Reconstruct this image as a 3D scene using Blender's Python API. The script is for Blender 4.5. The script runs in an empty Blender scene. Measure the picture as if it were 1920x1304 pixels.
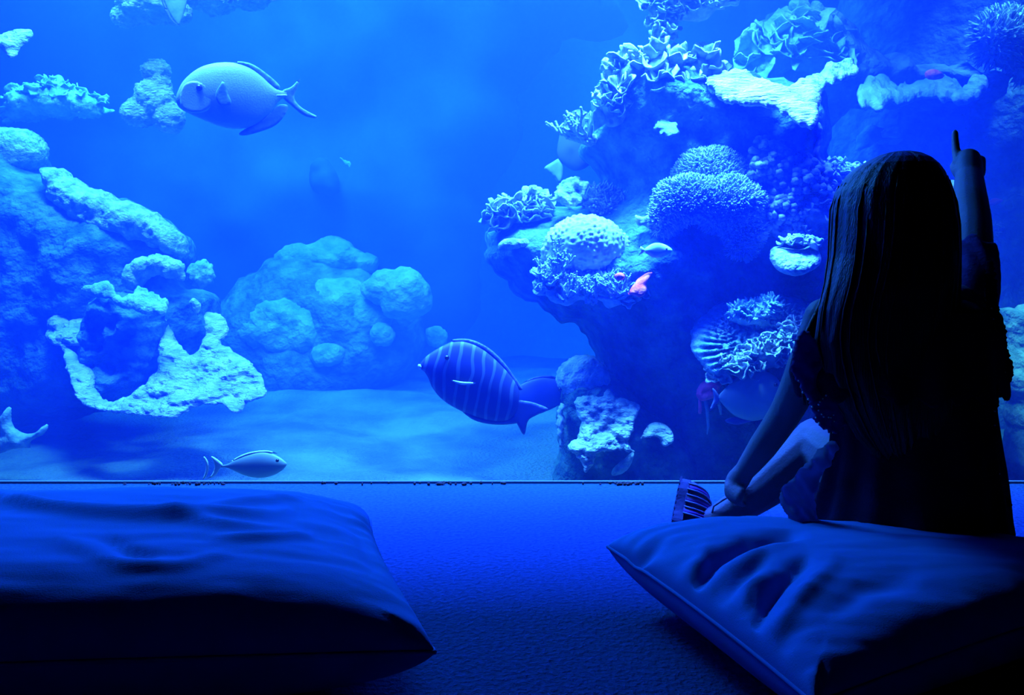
import bpy, bmesh, math, random
import numpy as np
from mathutils import Vector, Matrix, noise
from mathutils.geometry import delaunay_2d_cdt
from mathutils.bvhtree import BVHTree

# ------------------------------------------------------------------ camera
F = 1500.0      # focal length in pixels of the 1920 x 1304 frame
CAM_H = 0.57    # camera height above the carpet
HY = 500.0      # image row of the horizon
S = bpy.context.scene
COL = S.collection
cd = bpy.data.cameras.new('camera')
cam = bpy.data.objects.new('camera', cd)
COL.objects.link(cam)
cd.sensor_width = 36.0
cd.lens = F / 1920 * 36.0
cd.shift_y = -(652.0 - HY) / 1920.0
cd.clip_start = 0.05
cd.clip_end = 50
cam.location = (0, 0, CAM_H)
cam.rotation_euler = (math.pi / 2, 0, 0)
S.camera = cam

# ------------------------------------------------------------------ world, view
w = bpy.data.worlds.new('world')
S.world = w
w.use_nodes = True
w.node_tree.nodes['Background'].inputs[0].default_value = (0.0, 0.0, 0.0, 1)
w.node_tree.nodes['Background'].inputs[1].default_value = 0.0
S.view_settings.view_transform = 'Standard'
S.view_settings.look = 'None'
S.view_settings.gamma = 1.0
S.view_settings.use_curve_mapping = False
S.view_settings.exposure = 0.0
S.cycles.max_bounces = 5
S.cycles.diffuse_bounces = 2
S.cycles.glossy_bounces = 2
S.cycles.volume_bounces = 0
S.cycles.transparent_max_bounces = 16
S.cycles.sample_clamp_indirect = 4.0
S.cycles.caustics_reflective = False
S.cycles.caustics_refractive = False
S.cycles.use_denoising = True

# ------------------------------------------------------------------ lamps over the tank, plus added lights
BLUE = (0.02, 0.125, 1.0)
CYAN = (0.085, 0.30, 1.0)
def area(name, loc, aim, sx, sy, power, col, spread=140):
    l = bpy.data.lights.new(name, 'AREA')
    l.shape = 'RECTANGLE'
    l.size = sx; l.size_y = sy
    l.energy = power
    l.color = col
    l.spread = math.radians(spread)
    o = bpy.data.objects.new(name, l)
    o.location = loc
    o.rotation_euler = (Vector(aim) - Vector(loc)).to_track_quat('-Z', 'Y').to_euler()
    o['kind'] = 'helper'
    COL.objects.link(o)
    return o
area('tank_lamp', (-1.5, 3.3, 2.55), (-1.4, 3.2, 0), 1.6, 0.7, 640, BLUE)
area('tank_lamp', (-0.2, 4.5, 2.85), (-0.2, 4.6, 0), 2.4, 1.0, 480, BLUE)
area('tank_lamp', (0.42, 2.32, 2.45), (0.5, 2.55, 0), 0.7, 0.3, 320, CYAN, 100)
area('tank_lamp', (-1.25, 2.5, 2.5), (-1.2, 3.0, 0.5), 0.6, 0.3, 120, CYAN, 110)
area('tank_lamp', (2.0, 3.0, 2.45), (2.0, 3.25, 1.4), 0.2, 0.2, 9, CYAN, 45)  # extra weak spot, added to brighten the bristle coral
# added strip light, unseen behind the header, to brighten carpet and cushions
area('added_room_strip', (-0.1, 2.30, 1.76), (-0.1, 1.3, 0), 2.4, 0.14, 600, (0.02, 0.075, 1.0), 110)

# ------------------------------------------------------------------ helpers
def P(px, py, d):
    return Vector(((px - 960.0) * d / F, d, CAM_H - (py - HY) * d / F))

def proj(v):
    return 960 + v[0] * F / v[1], HY + (CAM_H - v[2]) * F / v[1]

RNG = random.Random(7)

def mkmesh(name, verts, faces, mat=None, parent=None, smooth=True, recalc=True):
    """Links one mesh; its origin goes to the bottom centre of its box."""
    A = np.array([tuple(v) for v in verts], dtype=float)
    lo, hi = A.min(0), A.max(0)
    org = Vector(((lo[0] + hi[0]) / 2, (lo[1] + hi[1]) / 2, lo[2]))
    A = A - np.array(org)
    me = bpy.data.meshes.new(name)
    me.from_pydata(A.tolist(), [], [tuple(f) for f in faces])
    if recalc:
        bm = bmesh.new(); bm.from_mesh(me)
        bmesh.ops.remove_doubles(bm, verts=bm.verts, dist=1e-6)
        bmesh.ops.recalc_face_normals(bm, faces=bm.faces)
        bm.to_mesh(me); bm.free()
    if smooth:
        me.polygons.foreach_set('use_smooth', [True] * len(me.polygons))
    me.update()
    o = bpy.data.objects.new(name, me)
    COL.objects.link(o)
    if mat: me.materials.append(mat)
    if parent is not None:
        o.parent = parent
        q = parent; base = Vector((0, 0, 0))
        while q is not None:
            base += q.location; q = q.parent
        o.location = org - base
    else:
        o.location = org
    return o

def tag(o, label, cat, group=None):
    o['label'] = label; o['category'] = cat
    if group: o['group'] = group
    return o

def struct(o):
    o['kind'] = 'structure'
    return o

def thing(name, loc, label, cat, group=None):
    o = bpy.data.objects.new(name, None)
    o.location = loc
    o.empty_display_size = 0.05
    COL.objects.link(o)
    return tag(o, label, cat, group)

class MB:
    def __init__(self): self.v = []; self.f = []
    def add(self, v, f):
        n = len(self.v)
        self.v += [tuple(x) for x in v]
        self.f += [tuple(i + n for i in q) for q in f]
        return self
    def obj(self, name, mat, parent=None, **k):
        return mkmesh(name, self.v, self.f, mat, parent, **k)

def box(x0, x1, y0, y1, z0, z1):
    v = [(x, y, z) for x in (x0, x1) for y in (y0, y1) for z in (z0, z1)]
    f = [(0, 1, 3, 2), (4, 6, 7, 5), (0, 4, 5, 1), (2, 3, 7, 6), (0, 2, 6, 4), (1, 5, 7, 3)]
    return v, f

def tube(pts, rad, n=8, cap=True, flat=1.0):
    pts = [Vector(p) for p in pts]
    if not hasattr(rad, '__len__'): rad = [rad] * len(pts)
    v = []; f = []
    up = None
    for i, p in enumerate(pts):
        t = (pts[min(i + 1, len(pts) - 1)] - pts[max(i - 1, 0)]).normalized()
        if up is None:
            a = Vector((0, 0, 1)) if abs(t.z) < 0.9 else Vector((1, 0, 0))
            up = (a - t * a.dot(t)).normalized()
        else:
            up = (up - t * up.dot(t)).normalized()
        s = t.cross(up)
        for k in range(n):
            a = 2 * math.pi * k / n
            v.append(p + (s * math.cos(a) + up * math.sin(a) * flat) * rad[i])
    for i in range(len(pts) - 1):
        for k in range(n):
            f.append((i * n + k, i * n + (k + 1) % n, (i + 1) * n + (k + 1) % n, (i + 1) * n + k))
    if cap:
        m = len(v)
        v.append(pts[0]); v.append(pts[-1])
        for k in range(n):
            f.append((m, (k + 1) % n, k))
            b = (len(pts) - 1) * n
            f.append((m + 1, b + k, b + (k + 1) % n))
    return v, f

def ball(c, r, nu=14, nv=9):
    if not hasattr(r, '__len__'): r = (r, r, r)
    v = [(c[0], c[1], c[2] + r[2])]
    f = []
    for i in range(1, nv):
        th = math.pi * i / nv
        for k in range(nu):
            a = 2 * math.pi * k / nu
            v.append((c[0] + r[0] * math.sin(th) * math.cos(a), c[1] + r[1] * math.sin(th) * math.sin(a), c[2] + r[2] * math.cos(th)))
    v.append((c[0], c[1], c[2] - r[2]))
    for k in range(nu):
        f.append((0, 1 + k, 1 + (k + 1) % nu))
        b = 1 + (nv - 2) * nu
        f.append((len(v) - 1, b + (k + 1) % nu, b + k))
    for i in range(nv - 2):
        for k in range(nu):
            a = 1 + i * nu
            f.append((a + k, a + nu + k, a + nu + (k + 1) % nu, a + (k + 1) % nu))
    return v, f

def catmull(pts, closed=True, n=6):
    out = []
    m = len(pts)
    rng = range(m) if closed else range(m - 1)
    for i in rng:
        if closed:
            p = [np.array(pts[(i + j) % m], float) for j in (-1, 0, 1, 2)]
        else:
            p = [np.array(pts[min(max(i + j, 0), m - 1)], float) for j in (-1, 0, 1, 2)]
        for k in range(n):
            t = k / n
            out.append(0.5 * (2 * p[1] + (p[2] - p[0]) * t + (2 * p[0] - 5 * p[1] + 4 * p[2] - p[3]) * t * t + (3 * p[1] - p[0] - 3 * p[2] + p[3]) * t ** 3))
    if not closed: out.append(np.array(pts[-1], float))
    return out

def resample(pts, step, closed=True):
    pts = [np.array(p, float) for p in pts]
    if closed: pts = pts + [pts[0]]
    A = np.array(pts)
    L = np.concatenate([[0], np.cumsum(np.hypot(*(A[1:] - A[:-1]).T[:2]))])
    n = max(6, int(round(L[-1] / step)))
    t = np.linspace(0, L[-1], n, endpoint=not closed)
    return np.stack([np.interp(t, L, A[:, k]) for k in range(A.shape[1])], 1)

def inside(poly, X, Y):
    r = np.zeros(X.shape, bool)
    n = len(poly)
    for i in range(n):
        x0, y0 = poly[i]; x1, y1 = poly[(i + 1) % n]
        if y0 == y1: continue
        c = ((y0 > Y) != (y1 > Y)) & (X < (x1 - x0) * (Y - y0) / (y1 - y0) + x0)
        r ^= c
    return r

def fbm(v, s, o=3, seed=0.0):
    return noise.fractal(Vector((v[0] * s + seed, v[1] * s + seed * 1.7, v[2] * s - seed)), 1.0, 2.0, o)

def cellbump(v, s, seed=0.0):
    d, _ = noise.voronoi(Vector((v[0] * s + seed, v[1] * s, v[2] * s)))
    return min(1.0, (d[1] - d[0]) * 2.0)

def slab(outline, d0, thick, res=8, R=None, rough=0.0, rscale=0.03, amp=0.0, scale=8.0, oct=3, tilt=0.0, flat=False, relief=None, dc=None, smooth=True, seed=1.0, curl=0.0, fine=0.0):
    """A solid with the given outline (image points at depth d0), rounded front and back, real thickness in metres.
    tilt: metres of depth per image row (upper rows lie further away); flat: thickness lies along z (plates)."""
    pl = catmull(outline) if smooth else outline
    pl = resample(pl, res * 0.9)
    if rough:
        nb = len(pl)
        q = pl.copy()
        for i in range(nb):
            t = pl[(i + 1) % nb] - pl[i - 1]
            nrm = np.array([t[1], -t[0]]) / (np.hypot(*t) + 1e-9)
            k = noise.fractal(Vector((pl[i][0] * rscale + seed, pl[i][1] * rscale, seed)), 0.8, 2.0, 4)
            q[i] = pl[i] + nrm * k * rough
        pl = q
    lo, hi = pl.min(0), pl.max(0)
    rr = random.Random(int(seed * 100))
    xs = np.arange(lo[0], hi[0], res); ys = np.arange(lo[1], hi[1], res * 0.87)
    G = np.array([(x + (res * 0.5 if j % 2 else 0) + rr.uniform(-.2, .2) * res, y + rr.uniform(-.2, .2) * res) for j, y in enumerate(ys) for x in xs])
    if len(G):
        G = G[inside(pl, G[:, 0], G[:, 1])]
    def bdist(Q):
        a = pl; b = np.roll(pl, -1, 0)
        out = np.full(len(Q), 1e9)
        for i in range(len(a)):
            ab = b[i] - a[i]
            t = np.clip(((Q - a[i]) @ ab) / (ab @ ab + 1e-9), 0, 1)
            dd = np.hypot(*(Q - a[i] - t[:, None] * ab).T)
            out = np.minimum(out, dd)
        return out
    if len(G):
        G = G[bdist(G) > res * 0.45]
    allp = np.concatenate([pl, G]) if len(G) else pl
    nb = len(pl)
    vo, eo, fo, ov, _, _ = delaunay_2d_cdt([Vector(p) for p in allp.tolist()], [], [list(range(nb))], 1, 1e-4)
    Q = np.array([tuple(v) for v in vo])
    D = bdist(Q)
    isb = D < 1e-3
    if R is None: R = max(4.0, D.max() * 0.8)
    u = np.clip(D / R, 0, 1)
    prof = np.sqrt(np.maximum(0, 1 - (1 - u) ** 2))
    ym = (lo[1] + hi[1]) / 2
    front = []; back = []
    for i, (px, py) in enumerate(Q):
        d = d0 + tilt * (ym - py) + (dc(px, py) if dc else 0)
        b = P(px, py, d)
        h = thick * 0.5 * prof[i]
        k = fbm(b, scale, oct, seed) * amp * (0.25 + 0.75 * u[i]) if amp else 0.0
        if fine: k += fbm(b, scale * 5, 2, seed + 3) * fine * u[i]
        if relief: k += relief(b) * min(1, u[i] * 2)
        if flat:
            c = curl * (1 - u[i]) ** 2
            front.append(Vector((b.x, b.y, b.z + h + k + c))); back.append(Vector((b.x, b.y, b.z - h + k * 0.6 + c)))
        else:
            front.append(Vector((b.x, b.y - h - k, b.z))); back.append(Vector((b.x, b.y + h + 0.3 * abs(k), b.z)))
    n = len(Q)
    verts = front[:]
    bi = {}
    for i in range(n):
        if isb[i]:
            bi[i] = i
            verts[i] = (front[i] + back[i]) / 2
        else:
            bi[i] = len(verts); verts.append(back[i])
    faces = [tuple(f) for f in fo] + [tuple(bi[i] for i in reversed(f)) for f in fo if not all(isb[i] for i in f)]
    return verts, faces

def remesh(verts, faces, vox, smooth_it=2):
    me = bpy.data.meshes.new('tmp'); me.from_pydata([tuple(v) for v in verts], [], faces)
    o = bpy.data.objects.new('tmp', me); COL.objects.link(o)
    m = o.modifiers.new('r', 'REMESH'); m.mode = 'VOXEL'; m.voxel_size = vox
    if smooth_it:
        s = o.modifiers.new('s', 'SMOOTH'); s.iterations = smooth_it; s.factor = 0.5
    dg = bpy.context.evaluated_depsgraph_get()
    ev = o.evaluated_get(dg); em = ev.to_mesh()
    v = [Vector(x.co) for x in em.vertices]
    nr = [Vector(x.normal) for x in em.vertices]
    f = [tuple(p.vertices) for p in em.polygons]
    ev.to_mesh_clear()
    bpy.data.objects.remove(o); bpy.data.meshes.remove(me)
    return v, nr, f

def blob(ells, vox=0.012, amp=0.01, scale=10.0, oct=3, relief=None, seed=1.0, smooth_it=2):
    """Union of ellipsoids (px, py, d, rx, ry [, depth ratio]) given by image place and depth, roughened."""
    mb = MB()
    for e in ells:
        px, py, d, rx, ry = e[:5]
        q = e[5] if len(e) > 5 else 1.0
        k = d / F
        mb.add(*ball(P(px, py, d), (rx * k, (rx + ry) / 2 * k * q, ry * k), 20, 12))
    v, nr, f = remesh(mb.v, mb.f, vox, smooth_it)
    out = []
    for p, n in zip(v, nr):
        k = fbm(p, scale, oct, seed) * amp
        if relief: k += relief(p)
        out.append(p + n * k)
    return out, f

def surf_samples(verts, faces, n, seed=1, up=-2.0, facing=True):
    """Random surface points with normals."""
    V = np.array([tuple(v) for v in verts])
    T = []
    for q in faces:
        for i in range(1, len(q) - 1): T.append((q[0], q[i], q[i + 1]))
    T = np.array(T)
    a, b, c = V[T[:, 0]], V[T[:, 1]], V[T[:, 2]]
    N = np.cross(b - a, c - a)
    A = np.linalg.norm(N, axis=1) / 2
    N = N / (2 * A[:, None] + 1e-12)
    ctr = V.mean(0)
    if ((a - ctr) * N).sum() < 0: N = -N
    wgt = A * (N[:, 2] > up)
    if facing: wgt = wgt * (N[:, 1] < 0.35)
    if wgt.sum() <= 0: wgt = A
    rs = np.random.RandomState(seed)
    idx = rs.choice(len(T), n, p=wgt / wgt.sum())
    r1 = np.sqrt(rs.rand(n, 1)); r2 = rs.rand(n, 1)
    p = (1 - r1) * a[idx] + r1 * (1 - r2) * b[idx] + r1 * r2 * c[idx]
    return [(Vector(x), Vector(y)) for x, y in zip(p, N[idx])]

def frame_for(axis):
    axis = axis.normalized()
    a = Vector((0, 0, 1)) if abs(axis.z) < 0.9 else Vector((1, 0, 0))
    x = a.cross(axis).normalized()
    return x, axis.cross(x).normalized(), axis

def cup(p, axis, r, rng, depth=0.7, waves=3, wamp=0.25, arc=360, th=0.004, nr=5, nu=20):
    """A wavy cup or leaf with a thickened wall."""
    x, y, z = frame_for(axis)
    ph = rng.uniform(0, 6.28); ph2 = rng.uniform(0, 6.28)
    a0 = rng.uniform(0, 6.28)
    full = arc >= 359
    def pt(i, k, off):
        t = i / nr
        a = a0 + math.radians(arc) * k / nu
        rr = r * (0.12 + 0.88 * t) * (1 + 0.18 * math.sin(waves * 2 * a + ph2) * t)
        h = r * depth * t ** 1.6 + r * wamp * t * t * math.sin(waves * a + ph) + off
        return p + (x * math.cos(a) + y * math.sin(a)) * (rr - off * 0.5) + z * h
    v = []; f = []
    m = nu if full else nu + 1
    for off in (0.0, th):
        for i in range(nr + 1):
            for k in range(m): v.append(pt(i, k, off))
    B = (nr + 1) * m
    for i in range(nr):
        for k in range(nu):
            k2 = (k + 1) % m
            f.append((i * m + k, i * m + k2, (i + 1) * m + k2, (i + 1) * m + k))
            f.append((B + i * m + k, B + (i + 1) * m + k, B + (i + 1) * m + k2, B + i * m + k2))
    for k in range(nu):
        k2 = (k + 1) % m
        f.append((nr * m + k, nr * m + k2, B + nr * m + k2, B + nr * m + k))
        f.append((k, B + k, B + k2, k2))
    if not full:
        for i in range(nr):
            for k in (0, nu):
                f.append((i * m + k, (i + 1) * m + k, B + (i + 1) * m + k, B + i * m + k))
    return v, f

def frills(base, n, rpx, d, seed=1, arc=(200, 360), up=-0.2, depth=(0.5, 1.0), upbias=0.7, waves=(2, 4), wamp=0.3, th=0.004):
    mb = MB(); rng = random.Random(seed)
    for p, nn in surf_samples(base[0], base[1], n, seed, up):
        ax = nn * 0.7 + Vector((0, 0, upbias)) + Vector((rng.uniform(-.5, .5), rng.uniform(-.5, .2), rng.uniform(-.2, .3)))
        r = rng.uniform(0.6, 1.3) * rpx * d / F
        mb.add(*cup(p - ax.normalized() * r * 0.2, ax, r, rng, rng.uniform(*depth), rng.randint(*waves), wamp, rng.choice([360, rng.uniform(*arc)]), th, 4, 18))
    return mb

def spikes(base, n, length, rad, seed=1, up=-0.6, jitter=0.5, knob=False):
    mb = MB(); rng = random.Random(seed)
    for p, nn in surf_samples(base[0], base[1], n, seed, up):
        ax = (nn + Vector((rng.uniform(-1, 1), rng.uniform(-1, 1), rng.uniform(-.6, 1))) * jitter).normalized()
        L = length * rng.uniform(0.6, 1.3)
        x, y, z = frame_for(ax)
        v = []
        k = 5
        rs = [(0.0, 1.0), (0.6, 0.8), (1.0, 0.35)] if not knob else [(0, 0.6), (0.55, 0.8), (0.85, 1.25), (1.0, 0.6)]
        for t, q in rs:
            for i in range(k):
                a = 6.2832 * i / k
                v.append(p - z * length * 0.2 + z * L * t + (x * math.cos(a) + y * math.sin(a)) * rad * q)
        v.append(p + z * (L * 1.04 - length * 0.2))
        f = []
        for j in range(len(rs) - 1):
            for i in range(k): f.append((j * k + i, j * k + (i + 1) % k, j * k + k + (i + 1) % k, j * k + k + i))
        for i in range(k): f.append(((len(rs) - 1) * k + i, (len(rs) - 1) * k + (i + 1) % k, len(v) - 1))
        mb.add(v, f)
    return mb

def branching(root, n, length, rad, seed=1, dirn=(0, -0.3, 1), spread=0.9, levels=2):
    mb = MB(); rng = random.Random(seed)
    def grow(p, d, L, r, lev):
        pts = [p]; dd = d.copy()
        for i in range(3):
            dd = (dd + Vector((rng.uniform(-.3, .3), rng.uniform(-.3, .3), rng.uniform(-.1, .3)))).normalized()
            pts.append(pts[-1] + dd * L / 3)
        mb.add(*tube(pts, [r, r * .9, r * .8, r * .75], 6))
        mb.add(*ball(pts[-1], r * 0.95, 7, 5))
        if lev > 0:
            for _ in range(rng.randint(2, 3)):
                d2 = (dd + Vector((rng.uniform(-1, 1), rng.uniform(-1, .6), rng.uniform(-.4, 1))) * 0.9).normalized()
                grow(pts[rng.choice([2, 3])], d2, L * 0.65, r * 0.75, lev - 1)
    for _ in range(n):
        d = (Vector(dirn) + Vector((rng.uniform(-1, 1), rng.uniform(-1, 1), rng.uniform(-1, 1))) * spread).normalized()
        p = Vector(root) + Vector((rng.uniform(-1, 1), rng.uniform(-.5, .5), rng.uniform(-.4, .4))) * length * 0.4
        grow(p, d, length * rng.uniform(.7, 1.2), rad, levels)
    return mb

# ------------------------------------------------------------------ materials
def mat(name, col, rough=0.8, spec=0.2):
    m = bpy.data.materials.new(name); m.use_nodes = True
    b = m.node_tree.nodes['Principled BSDF']
    b.inputs['Base Color'].default_value = (*col, 1)
    b.inputs['Roughness'].default_value = rough
    b.inputs['Specular IOR Level'].default_value = spec
    return m

def nodes(m):
    return m.node_tree.nodes, m.node_tree.links, m.node_tree.nodes['Principled BSDF']

def textured(name, c1, c2, scale=20.0, bump=0.01, bscale=None, kind='noise', rough=0.85, stretch=(1, 1, 1), spec=0.15, detail=4, bstr=1.0):
    """Two-tone pigment with noise and a bumpy surface of grain, cells or ridges."""
    m = mat(name, c1, rough, spec)
    N, L, B = nodes(m)
    tc = N.new('ShaderNodeTexCoord'); mp = N.new('ShaderNodeMapping')
    mp.inputs['Scale'].default_value = stretch
    L.new(tc.outputs['Object'], mp.inputs['Vector'])
    nz = N.new('ShaderNodeTexNoise'); nz.inputs['Scale'].default_value = scale; nz.inputs['Detail'].default_value = detail
    L.new(mp.outputs[0], nz.inputs['Vector'])
    cr = N.new('ShaderNodeValToRGB')
    cr.color_ramp.elements[0].position = 0.35; cr.color_ramp.elements[1].position = 0.65
    cr.color_ramp.elements[0].color = (*c1, 1); cr.color_ramp.elements[1].color = (*c2, 1)
    L.new(nz.outputs['Fac'], cr.inputs['Fac'])
    L.new(cr.outputs['Color'], B.inputs['Base Color'])
    if bump:
        bs = bscale or scale * 2
        if kind == 'noise':
            t = N.new('ShaderNodeTexNoise'); t.inputs['Scale'].default_value = bs; t.inputs['Detail'].default_value = 5; out = t.outputs['Fac']
        elif kind == 'cells':
            t = N.new('ShaderNodeTexVoronoi'); t.feature = 'SMOOTH_F1'; t.inputs['Scale'].default_value = bs; out = t.outputs['Distance']
        else:
            t = N.new('ShaderNodeTexWave'); t.inputs['Scale'].default_value = bs; t.inputs['Distortion'].default_value = 6; t.inputs['Detail'].default_value = 3; out = t.outputs['Fac']
        L.new(mp.outputs[0], t.inputs['Vector'])
        bp = N.new('ShaderNodeBump'); bp.inputs['Distance'].default_value = bump; bp.inputs['Strength'].default_value = bstr
        bp.invert = (kind == 'cells')
        L.new(out, bp.inputs['Height']); L.new(bp.outputs[0], B.inputs['Normal'])
    return m

M_ROCK = textured('reef_rock', (0.02, 0.075, 0.06), (0.10, 0.2, 0.16), 14, 0.03, 30, rough=0.95)
M_ROCKL = textured('pale_rock', (0.06, 0.11, 0.10), (0.18, 0.28, 0.24), 12, 0.03, 26, rough=0.95)
M_PALE = textured('pale_coral', (0.16, 0.26, 0.26), (0.44, 0.5, 0.48), 30, 0.014, 75)
M_WHITE = textured('white_coral', (0.2, 0.26, 0.25), (0.42, 0.46, 0.44), 18, 0.02, 60, stretch=(1, 1, 1.8))
M_BRAIN = textured('brain_coral', (0.3, 0.36, 0.3), (0.48, 0.51, 0.45), 10, 0.0)
M_FLUFF = textured('soft_coral', (0.15, 0.252, 0.27), (0.39, 0.45, 0.432), 40, 0.006, 120)
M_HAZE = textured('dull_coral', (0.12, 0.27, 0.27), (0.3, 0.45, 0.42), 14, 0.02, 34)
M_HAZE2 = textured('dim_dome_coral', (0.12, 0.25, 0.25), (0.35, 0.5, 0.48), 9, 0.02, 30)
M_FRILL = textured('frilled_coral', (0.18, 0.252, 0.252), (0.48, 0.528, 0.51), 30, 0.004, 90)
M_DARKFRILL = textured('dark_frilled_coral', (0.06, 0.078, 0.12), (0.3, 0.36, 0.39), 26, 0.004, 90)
M_PINK = textured('pink_sponge', (0.95, 0.06, 0.2), (0.95, 0.2, 0.3), 20, 0.01, 50)
M_SAND = textured('sand', (0.06, 0.1, 0.12), (0.16, 0.23, 0.24), 3, 0.02, 80)
M_BACK = textured('painted_rockwork', (0.02, 0.05, 0.14), (0.05, 0.1, 0.25), 2, 0.0)
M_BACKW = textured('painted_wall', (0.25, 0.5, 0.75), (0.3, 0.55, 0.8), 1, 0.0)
M_DARK = mat('black_wall', (0.012, 0.012, 0.016), 0.9, 0.05)
M_CARPET = textured('blue_carpet', (0.012, 0.042, 0.105), (0.018, 0.056, 0.15), 110, 0.008, 110, rough=1.0, spec=0.0, detail=3)
M_TRIM = mat('metal_trim', (0.08, 0.12, 0.2), 0.5, 0.3)

# ------------------------------------------------------------------ the room and the tank
GY = 2.11     # the viewing pane
struct(MB().add(*box(-3.2, 3.2, -2.4, GY, -0.1, 0.0)).obj('floor', M_CARPET, smooth=False))
struct(MB().add(*box(-3.3, 3.3, GY - 0.06, GY + 0.1, 1.48, 2.9)).obj('wall_front', M_DARK, smooth=False))
struct(MB().add(*box(-3.3, -3.2, -2.4, GY, 0, 2.9)).obj('wall_left', M_DARK, smooth=False))
struct(MB().add(*box(3.2, 3.3, -2.4, GY, 0, 2.9)).obj('wall_right', M_DARK, smooth=False))
struct(MB().add(*box(-3.3, 3.3, -2.5, -2.4, 0, 2.9)).obj('wall_rear', M_DARK, smooth=False))
struct(MB().add(*box(-3.3, 3.3, -2.5, 6.0, 2.9, 3.0)).obj('ceiling', M_DARK, smooth=False))
struct(MB().add(*box(-3.3, -3.2, GY, 6.0, -0.4, 2.9)).obj('wall_tank_left', M_BACK, smooth=False))
struct(MB().add(*box(3.2, 3.3, GY, 6.0, -0.4, 2.9)).obj('wall_tank_right', M_BACK, smooth=False))
struct(MB().add(*box(-3.3, 3.3, 5.9, 6.0, -0.4, 2.9)).obj('wall_tank_back', M_BACKW, smooth=False))

mg = bpy.data.materials.new('clear_acrylic'); mg.use_nodes = True
nt = mg.node_tree; nt.nodes.clear()
tr = nt.nodes.new('ShaderNodeBsdfTransparent'); tr.inputs[0].default_value = (0.96, 0.98, 1.0, 1)
mo = nt.nodes.new('ShaderNodeOutputMaterial'); nt.links.new(tr.outputs[0], mo.inputs['Surface'])
struct(MB().add(*box(-3.2, 3.2, GY, GY + 0.04, -0.1, 1.48)).obj('window_1', mg, smooth=False))
struct(MB().add(*box(-3.2, 3.2, GY - 0.012, GY - 0.002, 0.0, 0.006)).obj('trim_1', M_TRIM, smooth=False))

mw = bpy.data.materials.new('sea_water'); mw.use_nodes = True
nt = mw.node_tree; nt.nodes.clear()
vs = nt.nodes.new('ShaderNodeVolumeScatter')
vs.inputs['Color'].default_value = (0.024, 0.07, 1.0, 1)
vs.inputs['Density'].default_value = 0.62
vs.inputs['Anisotropy'].default_value = 0.0
va = nt.nodes.new('ShaderNodeVolumeAbsorption')
va.inputs['Color'].default_value = (0.1, 0.72, 1.0, 1)
va.inputs['Density'].default_value = 0.35
ad = nt.nodes.new('ShaderNodeAddShader')
nt.links.new(vs.outputs[0], ad.inputs[0]); nt.links.new(va.outputs[0], ad.inputs[1])
mo = nt.nodes.new('ShaderNodeOutputMaterial'); nt.links.new(ad.outputs[0], mo.inputs['Volume'])
struct(MB().add(*box(-3.19, 3.19, GY + 0.05, 5.89, -0.3, 2.35)).obj('water', mw, smooth=False))

# sand bed, gently heaped
v = []; f = []
nx, ny = 90, 60
for j in range(ny + 1):
    for i in range(nx + 1):
        x = -3.2 + 6.4 * i / nx; y = GY + 0.05 + 3.78 * j / ny
        v.append((x, y, -0.17 + 0.05 * fbm((x, y, 0), 1.5, 4) + 0.02 * (y - 2)))
for j in range(ny):
    for i in range(nx):
        a = j * (nx + 1) + i
        f.append((a, a + 1, a + nx + 2, a + nx + 1))
n0 = len(v)
v += [(-3.2, GY + .05, -0.4), (3.2, GY + .05, -0.4), (3.2, 5.89, -0.4), (-3.2, 5.89, -0.4)]
f.append((n0, n0 + 1, n0 + 2, n0 + 3))
o = mkmesh('sand', v, f, M_SAND); o['kind'] = 'structure'

ROCKS = []
def rock(name, verts, faces, m, label=None, cat='rock'):
    o = mkmesh(name, verts, faces, m)
    if label: tag(o, label, cat)
    V = [o.location + x.co for x in o.data.vertices]
    ROCKS.append(BVHTree.FromPolygons([tuple(x) for x in V], [tuple(p.vertices) for p in o.data.polygons]))
    return o

def hit(px, py, dflt=3.0):
    """Depth at which the sight line through an image point first meets rock."""
    o = Vector((0, 0, CAM_H)); dr = (P(px, py, 1.0) - o)
    best = None
    for t in ROCKS:
        r = t.ray_cast(o, dr.normalized())
        if r[0] is not None and (best is None or r[0].y < best): best = r[0].y
    return best if best is not None else dflt

# ------------------------------------------------------------------ reef rock (large masses first)
v, f = slab([(1160, 120), (1112, 170), (1105, 235), (1085, 280), (1120, 325), (1130, 372), (1040, 392), (960, 392), (916, 432), (912, 482), (938, 522), (1000, 566), (1060, 602), (1108, 640), (1118, 700), (1150, 740), (1190, 775), (1215, 930), (1500, 960), (1800, 950), (1800, 640), (1720, 430), (1590, 360), (1546, 310), (1532, 190), (1440, 150), (1330, 130), (1240, 105)],
            2.84, 0.74, res=11, R=150, rough=14, amp=0.10, scale=3.5, oct=4, fine=0.03, seed=2.0)
rock('reef_rock', v, f, M_ROCK, 'towering dark reef rock carrying corals beside the seated girl', 'rock')
v, f = slab([(1048, 712), (1090, 690), (1150, 705), (1205, 762), (1262, 795), (1302, 860), (1310, 945), (1180, 960), (1046, 955), (1044, 830)],
            2.62, 0.34, res=8, R=70, rough=8, amp=0.04, scale=7, fine=0.015, seed=5.0)
rock('boulder', v, f, M_ROCK, 'square dark boulder on the tank bed under the bright folded sheet coral', 'rock')
v, f = slab([(1380, 95), (1440, 35), (1540, 30), (1620, 100), (1740, 128), (1860, 145), (1850, 195), (1720, 200), (1610, 205), (1540, 240), (1440, 190)],
            3.4, 0.5, res=9, R=60, rough=14, amp=0.08, scale=5, fine=0.02, seed=8.0)
rock('reef_ledge', v, f, M_ROCKL, 'hazy ledge of grey rock reaching out behind the white plate coral', 'rock')
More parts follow.
